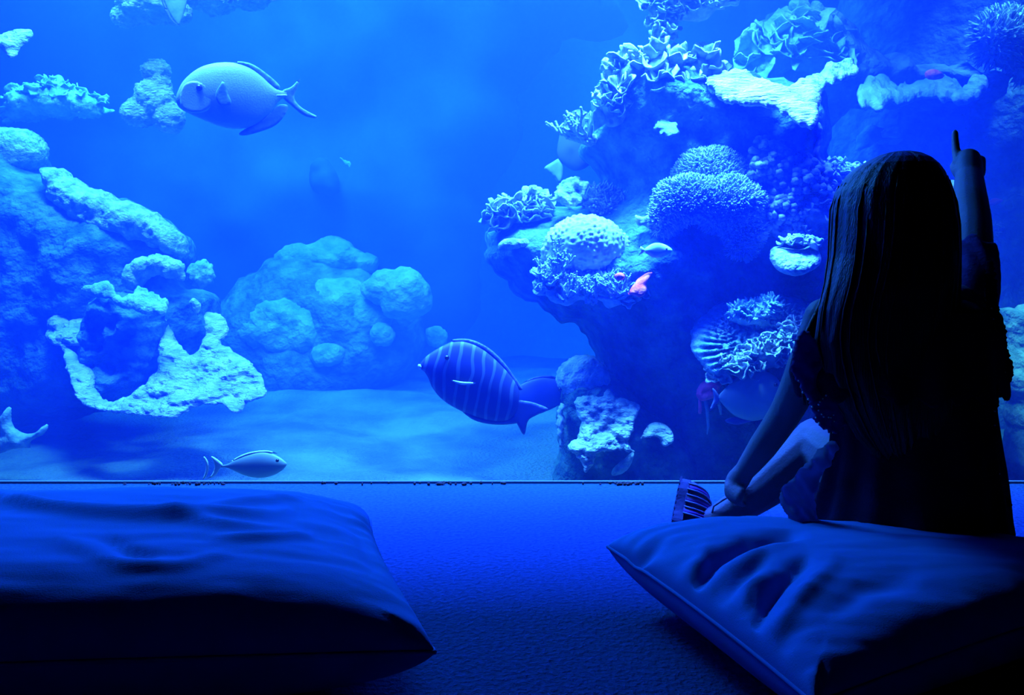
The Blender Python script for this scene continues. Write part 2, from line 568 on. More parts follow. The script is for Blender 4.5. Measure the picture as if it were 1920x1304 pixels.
# far rockwork of the tank wall
v, f = slab([(-900, -500), (1000, -480), (1130, -120), (1180, 58), (1060, 72), (1048, 100), (1010, 140), (970, 190), (978, 250), (972, 290), (930, 335), (905, 420), (900, 560), (880, 610), (700, 690), (400, 760), (-300, 800), (-900, 800)],
            5.1, 0.9, res=26, R=120, rough=14, rscale=.02, amp=0.12, scale=1.6, oct=4, seed=11.0)
rock('rock_backdrop', v, f, M_BACK)['kind'] = 'structure'
v, f = slab([(1780, -420), (2500, -480), (2500, 1000), (1500, 1000), (1420, 700), (1560, 300), (1600, -100)],
            3.95, 0.9, res=26, R=120, rough=14, rscale=.02, amp=0.12, scale=1.6, oct=4, seed=12.0)
rock('rock_backdrop', v, f, M_ROCKL)['kind'] = 'structure'
# stepped rock on the open side
v, f = slab([(-160, 262), (-40, 246), (40, 262), (84, 320), (160, 352), (270, 388), (338, 440), (352, 482), (330, 530), (400, 560), (400, 640), (330, 720), (200, 770), (60, 800), (-160, 900)],
            3.45, 0.7, res=9, R=110, rough=8, amp=0.05, scale=5, oct=4, fine=0.012, seed=14.0)
rock('rock_ridge', v, f, M_ROCK, 'long sloping rock ridge crusted with pale coral behind the bright plate coral', 'rock')
v, f = slab([(420, 560), (520, 480), (600, 470), (700, 500), (770, 560), (800, 640), (740, 730), (620, 800), (450, 860), (330, 840), (380, 700)],
            4.75, 0.8, res=14, R=110, rough=8, amp=0.08, scale=4, oct=3, seed=15.0)
rock('coral_mound', v, f, M_ROCKL, 'hazy low rock mound under the far dome corals', 'rock')
v, f = slab([(168, 590), (215, 545), (262, 560), (300, 600), (300, 680), (262, 740), (190, 752), (165, 690)],
            3.02, 0.3, res=6, R=40, rough=8, rscale=.06, amp=0.07, scale=9, oct=4, fine=0.02, seed=16.0)
rock('boulder', v, f, M_ROCK, 'dark rounded boulder rising from the middle of the bright plate coral', 'rock')

# ------------------------------------------------------------------ corals on the tall reef
def T(name, mesh, m, label, cat='coral', group=None, **k):
    o = mkmesh(name, mesh[0], mesh[1], m, **k)
    return tag(o, label, cat, group)

# brain coral
d = hit(1095, 450) - 0.02
br = blob([(1098, 462, d, 78, 54, .8), (1052, 478, d, 38, 34, .8), (1150, 462, d, 32, 30, .8), (1096, 436, d, 54, 32, .8)], 0.0046, 0.004, 8, 2,
          relief=lambda p: 0.008 * cellbump(p, 64), seed=3, smooth_it=4)
T('brain_coral', br, M_BRAIN, 'bright domed brain coral covered in pale cells')
# soft dome corals, two tiers
d = hit(1325, 330)
a = blob([(1330, 335, d, 70, 55, .8)], 0.014, 0.008, 12, 3, seed=4)
o = T('soft_coral', a, M_FLUFF, 'upper rounded soft coral dome with fine pale polyps')
spikes(a, 2200, 0.016, 0.0042, 5, -0.5).obj('polyps', M_FLUFF, o)
d2 = hit(1320, 400) - 0.05
a = blob([(1290, 380, d2, 66, 46, .8), (1360, 385, d2, 66, 55, .8), (1250, 405, d2, 30, 42, .7), (1395, 430, d2, 36, 60, .6), (1320, 350, d2, 40, 16, .8)], 0.014, 0.012, 10, 3, seed=6)
o = T('soft_coral', a, M_FLUFF, 'broad lower soft coral cushion under the rounded dome')
spikes(a, 4200, 0.018, 0.0042, 7, -0.9).obj('polyps', M_FLUFF, o)
# knobbly bush
d = hit(1465, 345)
a = blob([(1440, 330, d, 36, 48, .7), (1500, 360, d, 46, 50, .7), (1465, 400, d, 60, 46, .7)], 0.014, 0.03, 16, 3, seed=8)
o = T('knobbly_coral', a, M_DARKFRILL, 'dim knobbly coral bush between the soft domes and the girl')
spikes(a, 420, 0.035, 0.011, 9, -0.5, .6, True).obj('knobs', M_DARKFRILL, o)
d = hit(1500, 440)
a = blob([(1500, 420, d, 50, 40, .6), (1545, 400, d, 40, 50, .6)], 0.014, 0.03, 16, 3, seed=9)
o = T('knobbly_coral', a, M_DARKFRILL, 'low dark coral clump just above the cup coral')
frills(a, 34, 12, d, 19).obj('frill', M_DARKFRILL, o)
# ruffled colony on the crest
d = hit(1200, 190) + 0.06
a = blob([(1180, 150, d, 30, 38, .8), (1240, 160, d, 60, 50, .7), (1310, 145, d, 44, 34, .7), (1150, 200, d, 34, 40, .7), (1270, 210, d, 50, 40, .6)], 0.014, 0.03, 10, 3, seed=10)
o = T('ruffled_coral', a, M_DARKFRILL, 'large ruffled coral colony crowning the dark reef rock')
frills(a, 95, 21, d, 11, (180, 300), -0.25, (0.5, 1.1), .6, (2, 4), .35).obj('frill', M_FRILL, o)
d = hit(1110, 262)
a = blob([(1112, 264, d, 24, 14, .9)], 0.01, 0.008, 16, 2, seed=12)
o = T('branching_coral', a, M_FRILL, 'small pale branching coral sticking out below the ruffled crest')
branching(P(1108, 262, d - .03), 12, 0.07, 0.009, 13, (-0.7, -0.4, .5)).obj('branches', M_PALE, o)
d = hit(1250, 238)
T('leaf_coral', slab([(1228, 232), (1250, 222), (1272, 232), (1270, 252), (1246, 256), (1230, 246)], d - .03, 0.02, 4, rough=8, rscale=.12, amp=.02, scale=30, tilt=.002, seed=20), M_ROCKL, 'small flat coral leaf hanging below the ruffled crest')
# side colony over the overhang
d = hit(975, 425) + 0.05
a = blob([(970, 408, d, 46, 22, .8), (945, 425, d, 28, 16, .8), (1000, 395, d, 26, 26, .8)], 0.012, 0.015, 14, 3, seed=14)
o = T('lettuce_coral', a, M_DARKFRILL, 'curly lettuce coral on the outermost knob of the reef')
frills(a, 60, 17, d, 15, (180, 320), -0.1, (0.5, 1.1), .5, (2, 4), .35).obj('frill', M_FRILL, o)
d = hit(965, 455)
T('lump_coral', blob([(965, 456, d - .02, 26, 12, .9), (945, 464, d - .02, 12, 9, .9)], 0.008, 0.01, 22, 3, seed=15), M_PALE, 'small pale lump coral tucked below the lettuce coral')
d = hit(1060, 400) - 0.02
T('leaf_coral', slab([(1035, 372), (1052, 342), (1080, 332), (1100, 340), (1097, 366), (1075, 388), (1055, 382), (1012, 368), (1018, 362)], d - .06, 0.04, 3.5, rough=5, rscale=.1, amp=.025, scale=18, tilt=.0012, relief=lambda p: .006 * math.sin(p.x * 150 + p.z * 90), seed=21), M_PALE, 'upright pale oval leaf coral above the brain coral')
d = hit(1140, 385)
a = blob([(1145, 385, d, 60, 30, .5)], 0.014, 0.03, 12, 3, seed=16)
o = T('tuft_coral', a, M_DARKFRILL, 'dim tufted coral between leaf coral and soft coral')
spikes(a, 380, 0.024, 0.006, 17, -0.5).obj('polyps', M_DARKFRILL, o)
# branching ledge under the brain coral
d = hit(1100, 545) - 0.03
a = blob([(1045, 525, d, 40, 28, .8), (1090, 545, d, 56, 28, .8), (1150, 550, d, 50, 24, .8), (1195, 545, d, 24, 16, .8)], 0.012, 0.03, 12, 3, seed=18)
o = T('staghorn_coral', a, M_FRILL, 'tangled branching coral ledge below the brain coral')
frills(a, 150, 13, d - .02, 18, (160, 300), -0.4, (0.5, 1.2), .6, (2, 3), .4).obj('frill', M_PALE, o)
for k, (px, py) in enumerate([(1022, 530), (1060, 560), (1110, 568), (1045, 505), (1160, 560)]):
    branching(P(px, py, d - .07), 8, 0.042, 0.006, 30 + k, (0, -.5, .7)).obj('branch', M_PALE, o)
d = hit(1190, 530) - 0.05
T('sponge', slab([(1178, 548), (1200, 520), (1224, 510), (1212, 528), (1212, 545), (1200, 558), (1184, 554)], d - .05, 0.04, 4, rough=3, amp=.015, scale=30, tilt=.001, seed=22), M_PINK, 'pinkish sponge at the tip of the branching ledge')
T('sponge', slab([(1152, 516), (1164, 511), (1172, 518), (1166, 526), (1155, 525)], d - .07, 0.03, 3, amp=.008, scale=30, seed=23), M_PINK, 'tiny pale pink sponge beside the larger pink sponge')
# little reef fish
def small_fish(name, px, py, L, hgt, d, label, face=1, m=None, seed=0):
    o = T(name, slab([(px + face * L * .5, py), (px + face * L * .25, py - hgt * .42), (px - face * L * .05, py - hgt * .5), (px - face * L * .3, py - hgt * .2), (px - face * L * .36, py), (px - face * L * .3, py + hgt * .2), (px - face * L * .05, py + hgt * .48), (px + face * L * .25, py + hgt * .4)], d, hgt * .45 * d / F, 3), m, label, 'fish')
    t = slab([(px - face * L * .33, py - 1), (px - face * L * .52, py - hgt * .33), (px - face * L * .47, py), (px - face * L * .52, py + hgt * .33)], d, .006, 2.5)
    mkmesh('tail_fin', t[0], t[1], m, o)
    e = P(px + face * L * .32, py - hgt * .1, d - hgt * .2 * d / F)
    MB().add(*ball(e, hgt * .05 * d / F + .001, 8, 6)).obj('eye', M_EYE, o)
    return o
M_EYE = mat('fish_eye', (0.01, 0.01, 0.012), 0.25, 0.5)
M_SF = textured('reef_fish_skin', (0.3, 0.5, 0.5), (0.5, 0.7, 0.65), 30, 0)
small_fish('reef_fish', 1230, 470, 62, 28, 2.34, 'small oval reef fish hovering beside the brain coral', 1, M_SF)
d = hit(1208, 412)
T('leaf_coral', slab([(1190, 402), (1206, 408), (1224, 402), (1222, 432), (1208, 424), (1196, 420)], d - .05, .03, 4, rough=4, amp=.015, scale=24, seed=24), M_FRILL, 'small torn leaf coral at the foot of the soft coral cushion')

# white plates on the crest
M_PL = textured('plate_coral', (0.25, 0.27, 0.27), (0.5, 0.52, 0.52), 16, 0.02, 55, stretch=(.7, 1, 2.2))
v, f = slab([(1322, 158), (1345, 148), (1378, 140), (1425, 148), (1462, 165), (1480, 162), (1515, 154), (1537, 172), (1537, 205), (1530, 234), (1500, 228), (1470, 210), (1440, 198), (1390, 192), (1352, 182), (1340, 168)],
            2.42, 0.05, 4, rough=6, rscale=.06, fine=.008, relief=lambda p: .012 * noise.noise(Vector((p.x * 14, p.y * 60, 2))) + .005 * noise.noise(Vector((p.x * 50, p.y * 120, 5))), amp=.035, scale=9, oct=4, tilt=.0028, flat=True, R=16, seed=25)
T('plate_coral', (v, f), M_PL, 'large crinkled white plate coral on top of the reef')
v, f = slab([(1505, 158), (1530, 142), (1560, 125), (1590, 118), (1612, 128), (1600, 142), (1560, 154), (1540, 166)], 2.65, 0.04, 4, rough=7, rscale=.08, amp=.03, scale=14, tilt=.004, flat=True, R=12, seed=26)
T('plate_coral', (v, f), M_PALE, 'ragged plate coral reaching sideways from the white plate')
v, f = slab([(1524, 232), (1536, 232), (1538, 260), (1534, 290), (1545, 312), (1532, 318), (1515, 322), (1520, 290), (1530, 262)], 2.55, .06, 4, rough=4, amp=.02, scale=16, seed=27)
T('sea_fan', (v, f), M_DARKFRILL, 'thin ragged sea fan hanging from the white plate coral')
# hazy leathery corals behind
d = hit(1500, 100)
a = blob([(1450, 95, d, 50, 40, .6), (1510, 85, d, 60, 50, .6), (1570, 130, d, 40, 26, .6), (1420, 130, d, 40, 28, .6)], 0.016, 0.035, 7, 3, seed=20)
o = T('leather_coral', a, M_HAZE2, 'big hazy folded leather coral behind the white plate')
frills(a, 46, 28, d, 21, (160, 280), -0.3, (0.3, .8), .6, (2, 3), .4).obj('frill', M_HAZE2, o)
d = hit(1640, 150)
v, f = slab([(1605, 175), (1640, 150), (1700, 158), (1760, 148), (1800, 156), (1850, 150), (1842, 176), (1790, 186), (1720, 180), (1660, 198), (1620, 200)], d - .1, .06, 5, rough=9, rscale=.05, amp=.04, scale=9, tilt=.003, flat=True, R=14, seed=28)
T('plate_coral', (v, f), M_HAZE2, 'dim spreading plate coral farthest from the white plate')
T('sponge', slab([(1736, 134), (1752, 130), (1770, 144), (1752, 150), (1738, 146)], d - .2, .05, 4, amp=.015, scale=20, seed=29), M_PINK, 'pinkish ear sponge on the dim spreading plate')
d = hit(1640, 260, 3.6)
v, f = slab([(1610, 262), (1622, 236), (1648, 240), (1650, 256), (1682, 258), (1680, 272), (1640, 268), (1612, 282)], hit(1645, 260) - .05, .14, 4, rough=6, rscale=.06, amp=.03, scale=12, seed=30)
T('leaf_coral', (v, f), M_HAZE2, 'small hazy coral leaf floating above the girl\'s head')
# coral behind the head
d = hit(1590, 380, 3.0)
a = blob([(1580, 345, d, 60, 34, .8), (1560, 380, d, 36, 44, .7), (1640, 350, d, 60, 40, .7)], 0.014, 0.03, 12, 3, seed=22)
o = T('ruffled_coral', a, M_PALE, 'pale ruffled coral showing just beside the girl\'s hair')
frills(a, 90, 14, d, 23, (180, 300), -0.3, (0.4, 1), .6).obj('frill', M_PALE, o)
v, f = slab([(1766, 350), (1778, 338), (1795, 344), (1796, 370), (1780, 382), (1768, 372)], 2.9, .08, 3, rough=3, amp=.03, scale=16, tilt=.002, seed=31)
T('leaf_coral', (v, f), M_PL, 'pale coral leaf between the girl\'s hair and raised arm')
v, f = slab([(1835, 366), (1852, 376), (1868, 372), (1882, 376), (1868, 384), (1845, 388)], hit(1860, 380) - .04, .05, 3, rough=2, amp=.02, scale=16, seed=32)
T('leaf_coral', (v, f), M_PINK, 'pinkish coral sliver past the raised forearm')
branching(P(1852, 424, hit(1852, 424) - .01), 8, 0.035, 0.004, 41, (0.7, -.2, .0), .7, 1).obj('finger_coral', M_PALE)
tag(bpy.data.objects['finger_coral'], 'tiny finger coral poking out past the raised elbow', 'coral')
# cup coral
d = hit(1490, 480) - 0.09
v, f = slab([(1445, 478), (1452, 462), (1475, 466), (1500, 468), (1522, 460), (1536, 478), (1532, 500), (1512, 514), (1488, 518), (1464, 510), (1450, 496)], d, .1, 3.5, rough=2, relief=lambda p: .006 * cellbump(p, 60), tilt=.0016, R=22, seed=90)
mb = MB().add(v, f)
o = mb.obj('cup_coral', M_PALE); tag(o, 'pale bowl shaped cup coral close to the girl\'s hair', 'coral')
frills(blob([(1495, 462, d, 34, 10, .8)], .01, .01, 20, 2), 30, 11, d, 24).obj('frill', M_FRILL, o)
v, f = slab([(1458, 548), (1475, 556), (1500, 562), (1524, 582), (1520, 606), (1500, 600), (1486, 580), (1466, 566)], hit(1490, 570) - .08, .05, 4, rough=5, amp=.02, scale=16, tilt=.003, seed=33)
T('leaf_coral', (v, f), M_HAZE, 'curved coral shelf half hidden by the girl\'s shoulder')
# ribbed disc and ruffles
d = hit(1370, 640) - 0.07
rel = lambda p: .014 * math.sin(46 * math.atan2(p.z - P(1400, 640, d).z, p.x - P(1400, 640, d).x))
v, f = slab([(1300, 610), (1318, 580), (1345, 566), (1390, 570), (1430, 590), (1440, 640), (1420, 680), (1375, 696), (1345, 706), (1318, 690), (1296, 650)], d, .12, 4, rough=5, rscale=.08, relief=rel, tilt=.0012, amp=.01, scale=12, seed=34)
T('disc_coral', (v, f), M_HAZE, 'broad ribbed disc coral with a scalloped rim')
d = hit(1440, 610) - .1
a = blob([(1430, 600, d, 70, 34, .5), (1480, 630, d, 44, 40, .5)], .014, .03, 12, 3, seed=25)
o = T('tuft_coral', a, M_HAZE, 'dull tufted coral above the ribbed disc')
spikes(a, 420, .02, .005, 26, -.5).obj('polyps', M_HAZE, o)
d = hit(1440, 660) - .13
a = blob([(1450, 660, d, 50, 28, .8), (1400, 685, d, 44, 16, .8), (1350, 702, d, 28, 10, .8), (1490, 640, d, 26, 32, .7)], .012, .02, 14, 3, seed=27)
o = T('ruffled_coral', a, M_FRILL, 'bright ruffled coral draped over the ribbed disc')
frills(a, 90, 14, d, 28, (200, 320), -.5, (.4, 1), .5).obj('frill', M_PALE, o)
# pink sponge with tendrils
d = hit(1330, 730) - .06
v, f = slab([(1306, 742), (1312, 722), (1330, 712), (1356, 708), (1350, 728), (1338, 746), (1318, 752)], d, .05, 4, rough=3, amp=.015, scale=22, seed=35)
o = T('sponge', (v, f), M_PINK, 'hot pink sponge with trailing tendrils above the reef base')
mkmesh('tendril', *tube([P(1322, 748, d), P(1326, 770, d), P(1328, 800, d), P(1326, 815, d)], [.006, .006, .004, .002]), M_HAZE, o)
mkmesh('tendril', *tube([P(1340, 740, d), P(1348, 755, d), P(1352, 778, d)], [.005, .006, .004]), M_PALE, o)
mkmesh('tendril', *tube([P(1312, 750, d), P(1313, 765, d), P(1312, 776, d)], [.004, .006, .005]), M_PINK, o)
# sheet coral at the base
v, f = slab([(1082, 745), (1120, 736), (1142, 730), (1160, 746), (1196, 756), (1200, 768), (1188, 800), (1180, 836), (1190, 848), (1150, 846), (1122, 850), (1112, 872), (1098, 888), (1092, 868), (1066, 842), (1068, 828), (1082, 822), (1088, 790), (1080, 770)],
            2.40, .05, 4, rough=4, rscale=.08, amp=.05, scale=12, oct=4, fine=.01, tilt=.0012, R=14, seed=36, relief=lambda p: .005 * cellbump(p, 60))
T('sheet_coral', (v, f), M_WHITE, 'bright folded sheet coral standing on the square boulder')
d = hit(1095, 700) - .0
T('dome_coral', blob([(1095, 712, d, 50, 46, .8)], .01, .008, 12, 3, relief=lambda p: .006 * cellbump(p, 50), seed=29), M_FLUFF, 'dark dome coral behind the striped fish\'s tail')
v, f = slab([(1200, 822), (1216, 800), (1232, 792), (1250, 796), (1262, 815), (1258, 832), (1242, 836), (1232, 820), (1212, 822)], 2.42, .05, 3.5, rough=3, amp=.02, scale=18, tilt=.001, seed=37)
T('ear_coral', (v, f), M_WHITE, 'small glowing ear coral beside the folded sheet coral')
v, f = slab([(1148, 886), (1162, 868), (1186, 848), (1188, 862), (1176, 882), (1152, 892)], 2.4, .03, 3, rough=2, amp=.01, scale=20, seed=38)
T('leaf_coral', (v, f), M_PALE, 'narrow coral leaf under the folded sheet coral')
v, f = slab([(1046, 770), (1056, 760), (1058, 800), (1054, 850), (1048, 830)], 2.48, .06, 3, rough=6, rscale=.1, amp=.02, scale=20, seed=39)
T('crust_coral', (v, f), M_FRILL, 'pale crust coral running down the boulder\'s edge')
# hanging corals at the top of the reef
d = 2.6
a = blob([(1240, 20, d, 26, 30, .8), (1295, 14, d, 46, 22, .7), (1350, 0, d, 36, 16, .7), (1245, 62, d, 20, 22, .7), (1290, -30, d, 60, 26, .8)], .014, .03, 10, 3, seed=30)
o = T('hanging_coral', a, M_FRILL, 'bright ruffled coral hanging into view above the reef')
frills(a, 110, 15, d, 31, (180, 300), -.5, (.4, 1), .5).obj('frill', M_PALE, o)
d = 3.25
a = blob([(1890, 72, d, 70, 48, .8), (1940, 110, d, 50, 50, .8)], .016, .02, 9, 3, seed=32)
o = T('bristle_coral', a, M_HAZE, 'speckled bristly coral cushion above the pointing hand')
spikes(a, 1100, .04, .0055, 33, -.9, .6).obj('polyps', M_FLUFF, o)
v, f = slab([(1884, 584), (1910, 582), (1940, 600), (1940, 900), (1892, 900), (1900, 760), (1884, 716), (1896, 650)], 2.75, .2, 6, rough=6, amp=.04, scale=9, fine=.015, R=30, seed=40)
T('coral_column', (v, f), M_HAZE, 'pale coral column seen past the girl\'s lace sleeve')

# ------------------------------------------------------------------ corals on the open side
v, f = slab([(88, 600), (105, 582), (140, 577), (172, 592), (176, 620), (168, 648), (130, 652), (160, 680), (176, 700), (180, 740), (215, 752), (262, 728), (296, 690), (300, 640), (292, 598), (312, 602), (330, 640), (362, 664), (386, 628), (384, 592), (405, 586), (424, 598), (428, 625), (412, 642), (440, 660), (480, 690), (500, 742), (470, 752), (445, 775), (420, 762), (382, 758), (345, 778), (320, 784), (250, 778), (180, 768), (152, 752), (142, 716), (122, 676), (122, 654), (92, 640)],
            2.92, .06, 4, rough=5, rscale=.06, amp=.05, scale=9, oct=4, fine=.012, tilt=.0026, R=14, seed=50, relief=lambda p: .006 * cellbump(p, 60))
T('plate_coral', (v, f), M_WHITE, 'large glowing scrolled plate coral with a dark boulder in its middle')
d = 3.05
T('arch_coral', blob([(252, 520, d, 18, 26, 1.2), (272, 502, d, 24, 20, 1.2), (298, 496, d, 26, 18, 1.2), (322, 506, d, 22, 18, 1.2), (338, 520, d, 10, 8, 1)], .009, .006, 14, 3, relief=lambda p: .007 * cellbump(p, 45), seed=51), M_PALE, 'curved pale arch coral above the scrolled plate coral')
T('ball_coral', blob([(376, 515, 3.2, 24, 24, .9)], .009, .01, 16, 3, relief=lambda p: .012 * cellbump(p, 36), seed=52), M_HAZE, 'round bumpy ball coral beside the arch coral')
v, f = slab([(152, 542), (180, 532), (205, 536), (232, 556), (262, 540), (300, 556), (318, 572), (300, 590), (250, 580), (232, 572), (200, 556), (170, 548)], 2.86, .04, 4, rough=7, rscale=.09, amp=.03, scale=14, tilt=.002, flat=True, R=10, seed=53)
T('shelf_coral', (v, f), M_HAZE, 'thin jagged coral shelf between arch coral and dark boulder')
v, f = slab([(354, 566), (364, 560), (376, 572), (372, 594), (362, 584)], 3.0, .04, 3, rough=3, amp=.01, scale=20, seed=54)
T('leaf_coral', (v, f), M_PALE, 'tiny upright coral leaf behind the scrolled plate coral')
T('lump_coral', blob([(78, 552, 3.2, 20, 14, 1), (105, 568, 3.2, 30, 10, 1)], .01, .012, 14, 3, seed=55), M_HAZE, 'blurred pale lump coral at the tip of the scrolled plate')
T('lump_coral', blob([(136, 475, 3.15, 30, 24, .8)], .01, .015, 14, 3, seed=56), M_HAZE, 'faint lump coral on the shaded face of the ridge')
# crust on the ridge
d = hit(40, 285)
T('dome_coral', blob([(20, 285, d, 66, 44, .9), (-60, 300, d, 80, 50, .9)], .014, .012, 12, 3, relief=lambda p: .008 * cellbump(p, 40), seed=57), M_PALE, 'pale dome coral at the upper end of the ridge')
d = hit(200, 400)
v, f = slab([(88, 318), (120, 318), (150, 340), (200, 362), (262, 386), (305, 410), (340, 438), (352, 474), (330, 480), (290, 462), (240, 452), (190, 436), (140, 410), (100, 370)],
            d + .02, .2, 4.5, rough=8, rscale=.05, amp=.03, scale=9, oct=4, fine=.008, R=26, seed=58, relief=lambda p: .007 * cellbump(p, 44) + .008 * noise.noise(p * 55))
T('crust_coral', (v, f), M_PALE, 'long pale crust coral following the slope of the ridge')
# floating ledges
def ledge(ells, label, seed, name='encrusted_ledge', m=None, amp=.02, n=0, r=14):
    a = blob(ells, .0085, amp, 13, 5, relief=lambda p: .009 * cellbump(p, 62) + .006 * noise.noise(p * 70), seed=seed)
    o = T(name, a, m or M_HAZE, label)
    if n: frills(a, n, r, ells[0][2], seed, (160, 280), -.3, (.3, .8), .5).obj('frill', m or M_HAZE, o)
    return o
ledge([(60, 195, 3.5, 42, 26, 1.2), (110, 190, 3.5, 50, 28, 1.2), (160, 200, 3.5, 26, 24, 1.2), (40, 215, 3.5, 26, 14)], 'ragged hazy coral ledge above the dome coral', 60, n=40)
ledge([(293, 134, 3.4, 27, 20), (290, 185, 3.4, 34, 34), (262, 210, 3.4, 34, 26), (318, 222, 3.4, 26, 28), (300, 160, 3.4, 20, 20)], 'speckled cone coral just in front of the big fish\'s snout', 61, 'cone_coral', M_WHITE, .012)
ledge([(280, 10, 3.3, 60, 34), (240, 30, 3.3, 30, 18), (330, 25, 3.3, 26, 20), (290, -50, 3.3, 80, 50)], 'bright speckled coral hanging at the upper edge above the big fish', 62, 'hanging_coral', M_WHITE, .012)
ledge([(400, 0, 3.4, 50, 24), (460, -5, 3.4, 44, 22), (430, -50, 3.4, 90, 44)], 'flatter hanging coral next to the bright speckled one', 63, 'hanging_coral', M_PALE, .02, 70)
v, f = slab([(-40, 70), (-5, 66), (30, 55), (60, 60), (50, 78), (38, 92), (22, 108), (8, 96), (-10, 84)], 2.9, .05, 4, rough=4, amp=.03, scale=14, tilt=.002, seed=64)
T('leaf_coral', (v, f), M_WHITE, 'white pointed coral leaf jutting in at the top corner of the tank')
v, f = slab([(-30, 830), (8, 770), (20, 768), (22, 800), (60, 812), (88, 796), (86, 812), (58, 828), (56, 842), (16, 842), (-20, 860)], 2.7, .05, 4, rough=4, amp=.03, scale=12, seed=65)
T('leaf_coral', (v, f), textured('dim_coral', (.12, .2, .2), (.3, .4, .4), 20, .01), 'dim folded coral leaf low beside the tank\'s edge')
# far dome corals
def far_dome(ells, label, seed):
    a = blob([(e[0], e[1], e[2] + .35) + tuple(e[3:]) for e in ells], .018, .03, 6, 4, relief=lambda p: .008 * cellbump(p, 26), seed=seed)
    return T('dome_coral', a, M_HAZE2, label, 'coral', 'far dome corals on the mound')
far_dome([(760, 555, 4.0, 52, 46, .9), (720, 540, 4.0, 40, 34, .9)], 'roundest far dome coral at the end of the hazy mound', 70)
far_dome([(560, 490, 4.3, 50, 32, .9), (620, 485, 4.3, 60, 36, .9), (680, 495, 4.3, 30, 22, .9)], 'highest far coral along the top of the hazy mound', 71)
far_dome([(640, 560, 4.1, 52, 40, .8), (690, 590, 4.1, 44, 36, .8)], 'bumpy far coral in the middle of the hazy mound', 72)
far_dome([(520, 610, 4.1, 80, 56, .8), (575, 620, 4.05, 38, 40, .8), (470, 580, 4.2, 50, 40, .8)], 'wide smooth far dome low on the hazy mound', 73)
far_dome([(610, 665, 4.0, 34, 22, .8)], 'flat far coral knob at the foot of the hazy mound', 74)
far_dome([(715, 630, 4.0, 26, 26, .8)], 'small far coral knob just under the roundest far dome', 78)
far_dome([(822, 630, 4.2, 22, 18, .8)], 'tiny far dome alone beside the striped fish\'s back', 75)
# faint plates on the far rockwork
v, f = slab([(580, 330), (586, 302), (606, 296), (630, 320), (636, 360), (610, 366), (588, 356)], 4.6, .2, 6, rough=3, amp=.03, scale=8, seed=76)
T('faint_coral', (v, f), M_BACK, 'faint oval coral on the far rockwork below the big fish\'s tail')
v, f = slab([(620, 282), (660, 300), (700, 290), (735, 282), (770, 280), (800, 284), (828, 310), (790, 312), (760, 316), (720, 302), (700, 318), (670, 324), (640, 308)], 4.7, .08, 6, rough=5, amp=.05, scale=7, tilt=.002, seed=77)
T('faint_coral', (v, f), M_HAZE2, 'thin faint shelf coral across the far rockwork')

# ------------------------------------------------------------------ fish
def fish_body(name, top, bot, d, wfac, m, n=40, sides=20):
    """Lofts a body between an upper and a lower outline (image points, nose first)."""
    t = resample(catmull(top, False), 1, False); b = resample(catmull(bot, False), 1, False)
    ti = np.linspace(0, len(t) - 1, n); T_ = np.stack([np.interp(ti, range(len(t)), t[:, k]) for k in (0, 1)], 1)
    bi = np.linspace(0, len(b) - 1, n); B_ = np.stack([np.interp(bi, range(len(b)), b[:, k]) for k in (0, 1)], 1)
    L = np.hypot(*(T_[0] - T_[-1])) * d / F
    v = []; f = []
    hs = [np.hypot(*(T_[i] - B_[i])) * d / F / 2 for i in range(n)]
    hm = max(hs)
    for i in range(n):
        c = (P(*T_[i], d) + P(*B_[i], d)) / 2
        ax = (P(*T_[i], d) - P(*B_[i], d)) / 2
        s = i / (n - 1)
        wy = wfac * hm * (hs[i] / hm) ** 0.7 * (1.0 - 0.45 * s)
        for k in range(sides):
            a = 2 * math.pi * k / sides
            ca, sa = math.cos(a), math.sin(a)
            sy = math.copysign(abs(sa) ** 1.15, sa)
            v.append(c + ax * ca + Vector((0, wy * sy, 0)))
    for i in range(n - 1):
        for k in range(sides):
            f.append((i * sides + k, i * sides + (k + 1) % sides, (i + 1) * sides + (k + 1) % sides, (i + 1) * sides + k))
    f.append(tuple(range(sides))); f.append(tuple((n - 1) * sides + k for k in reversed(range(sides))))
    return mkmesh(name, v, f, m)

def fin(name, outline, d, m, parent, th=.006, res=3, seed=1, rib=0.0):
    rel = (lambda p: rib * math.sin((p.x - p.z) * 700)) if rib else None
    v, f = slab(outline, d, th, res, seed=seed, relief=rel, R=4)
    return mkmesh(name, v, f, m, parent)

def eye(px, py, d, r, parent, m=None):
    return MB().add(*ball(P(px, py, d), r, 14, 9)).obj('eye', m or M_EYE, parent)

M_SURG = textured('surgeonfish_skin', (0.252, 0.33, 0.33), (0.3, 0.372, 0.36), 6, 0.001, 200, rough=0.5, spec=0.4)
M_FIN = textured('fin_skin', (0.096, 0.18, 0.24), (0.18, 0.27, 0.3), 30, 0.001, 120, rough=0.5)
M_LFIN = textured('pale_fin', (0.36, 0.42, 0.42), (0.48, 0.51, 0.51), 30, 0.001, 120, rough=0.5)
D = 2.62
o = fish_body('surgeonfish', [(331, 188), (334, 172), (346, 150), (372, 128), (405, 118), (440, 118), (468, 127), (490, 142), (506, 157), (520, 168), (538, 172)],
              [(331, 192), (337, 203), (352, 212), (378, 224), (415, 238), (450, 242), (480, 234), (502, 216), (518, 196), (528, 186), (538, 182)], D, .42, M_SURG)
tag(o, 'big pale surgeonfish with rounded back swimming high in the tank', 'fish')
fin('tail_fin', [(530, 170), (546, 163), (563, 147), (557, 166), (552, 184), (566, 202), (597, 220), (572, 218), (546, 198), (531, 184)], D, M_FIN, o)
fin('anal_fin', [(540, 198), (534, 216), (512, 238), (462, 254), (448, 250), (470, 236), (500, 218), (520, 198)], D, M_FIN, o)
fin('dorsal_fin', [(440, 115), (470, 119), (500, 138), (524, 160), (520, 168), (500, 156), (470, 130), (445, 120)], D, M_FIN, o)
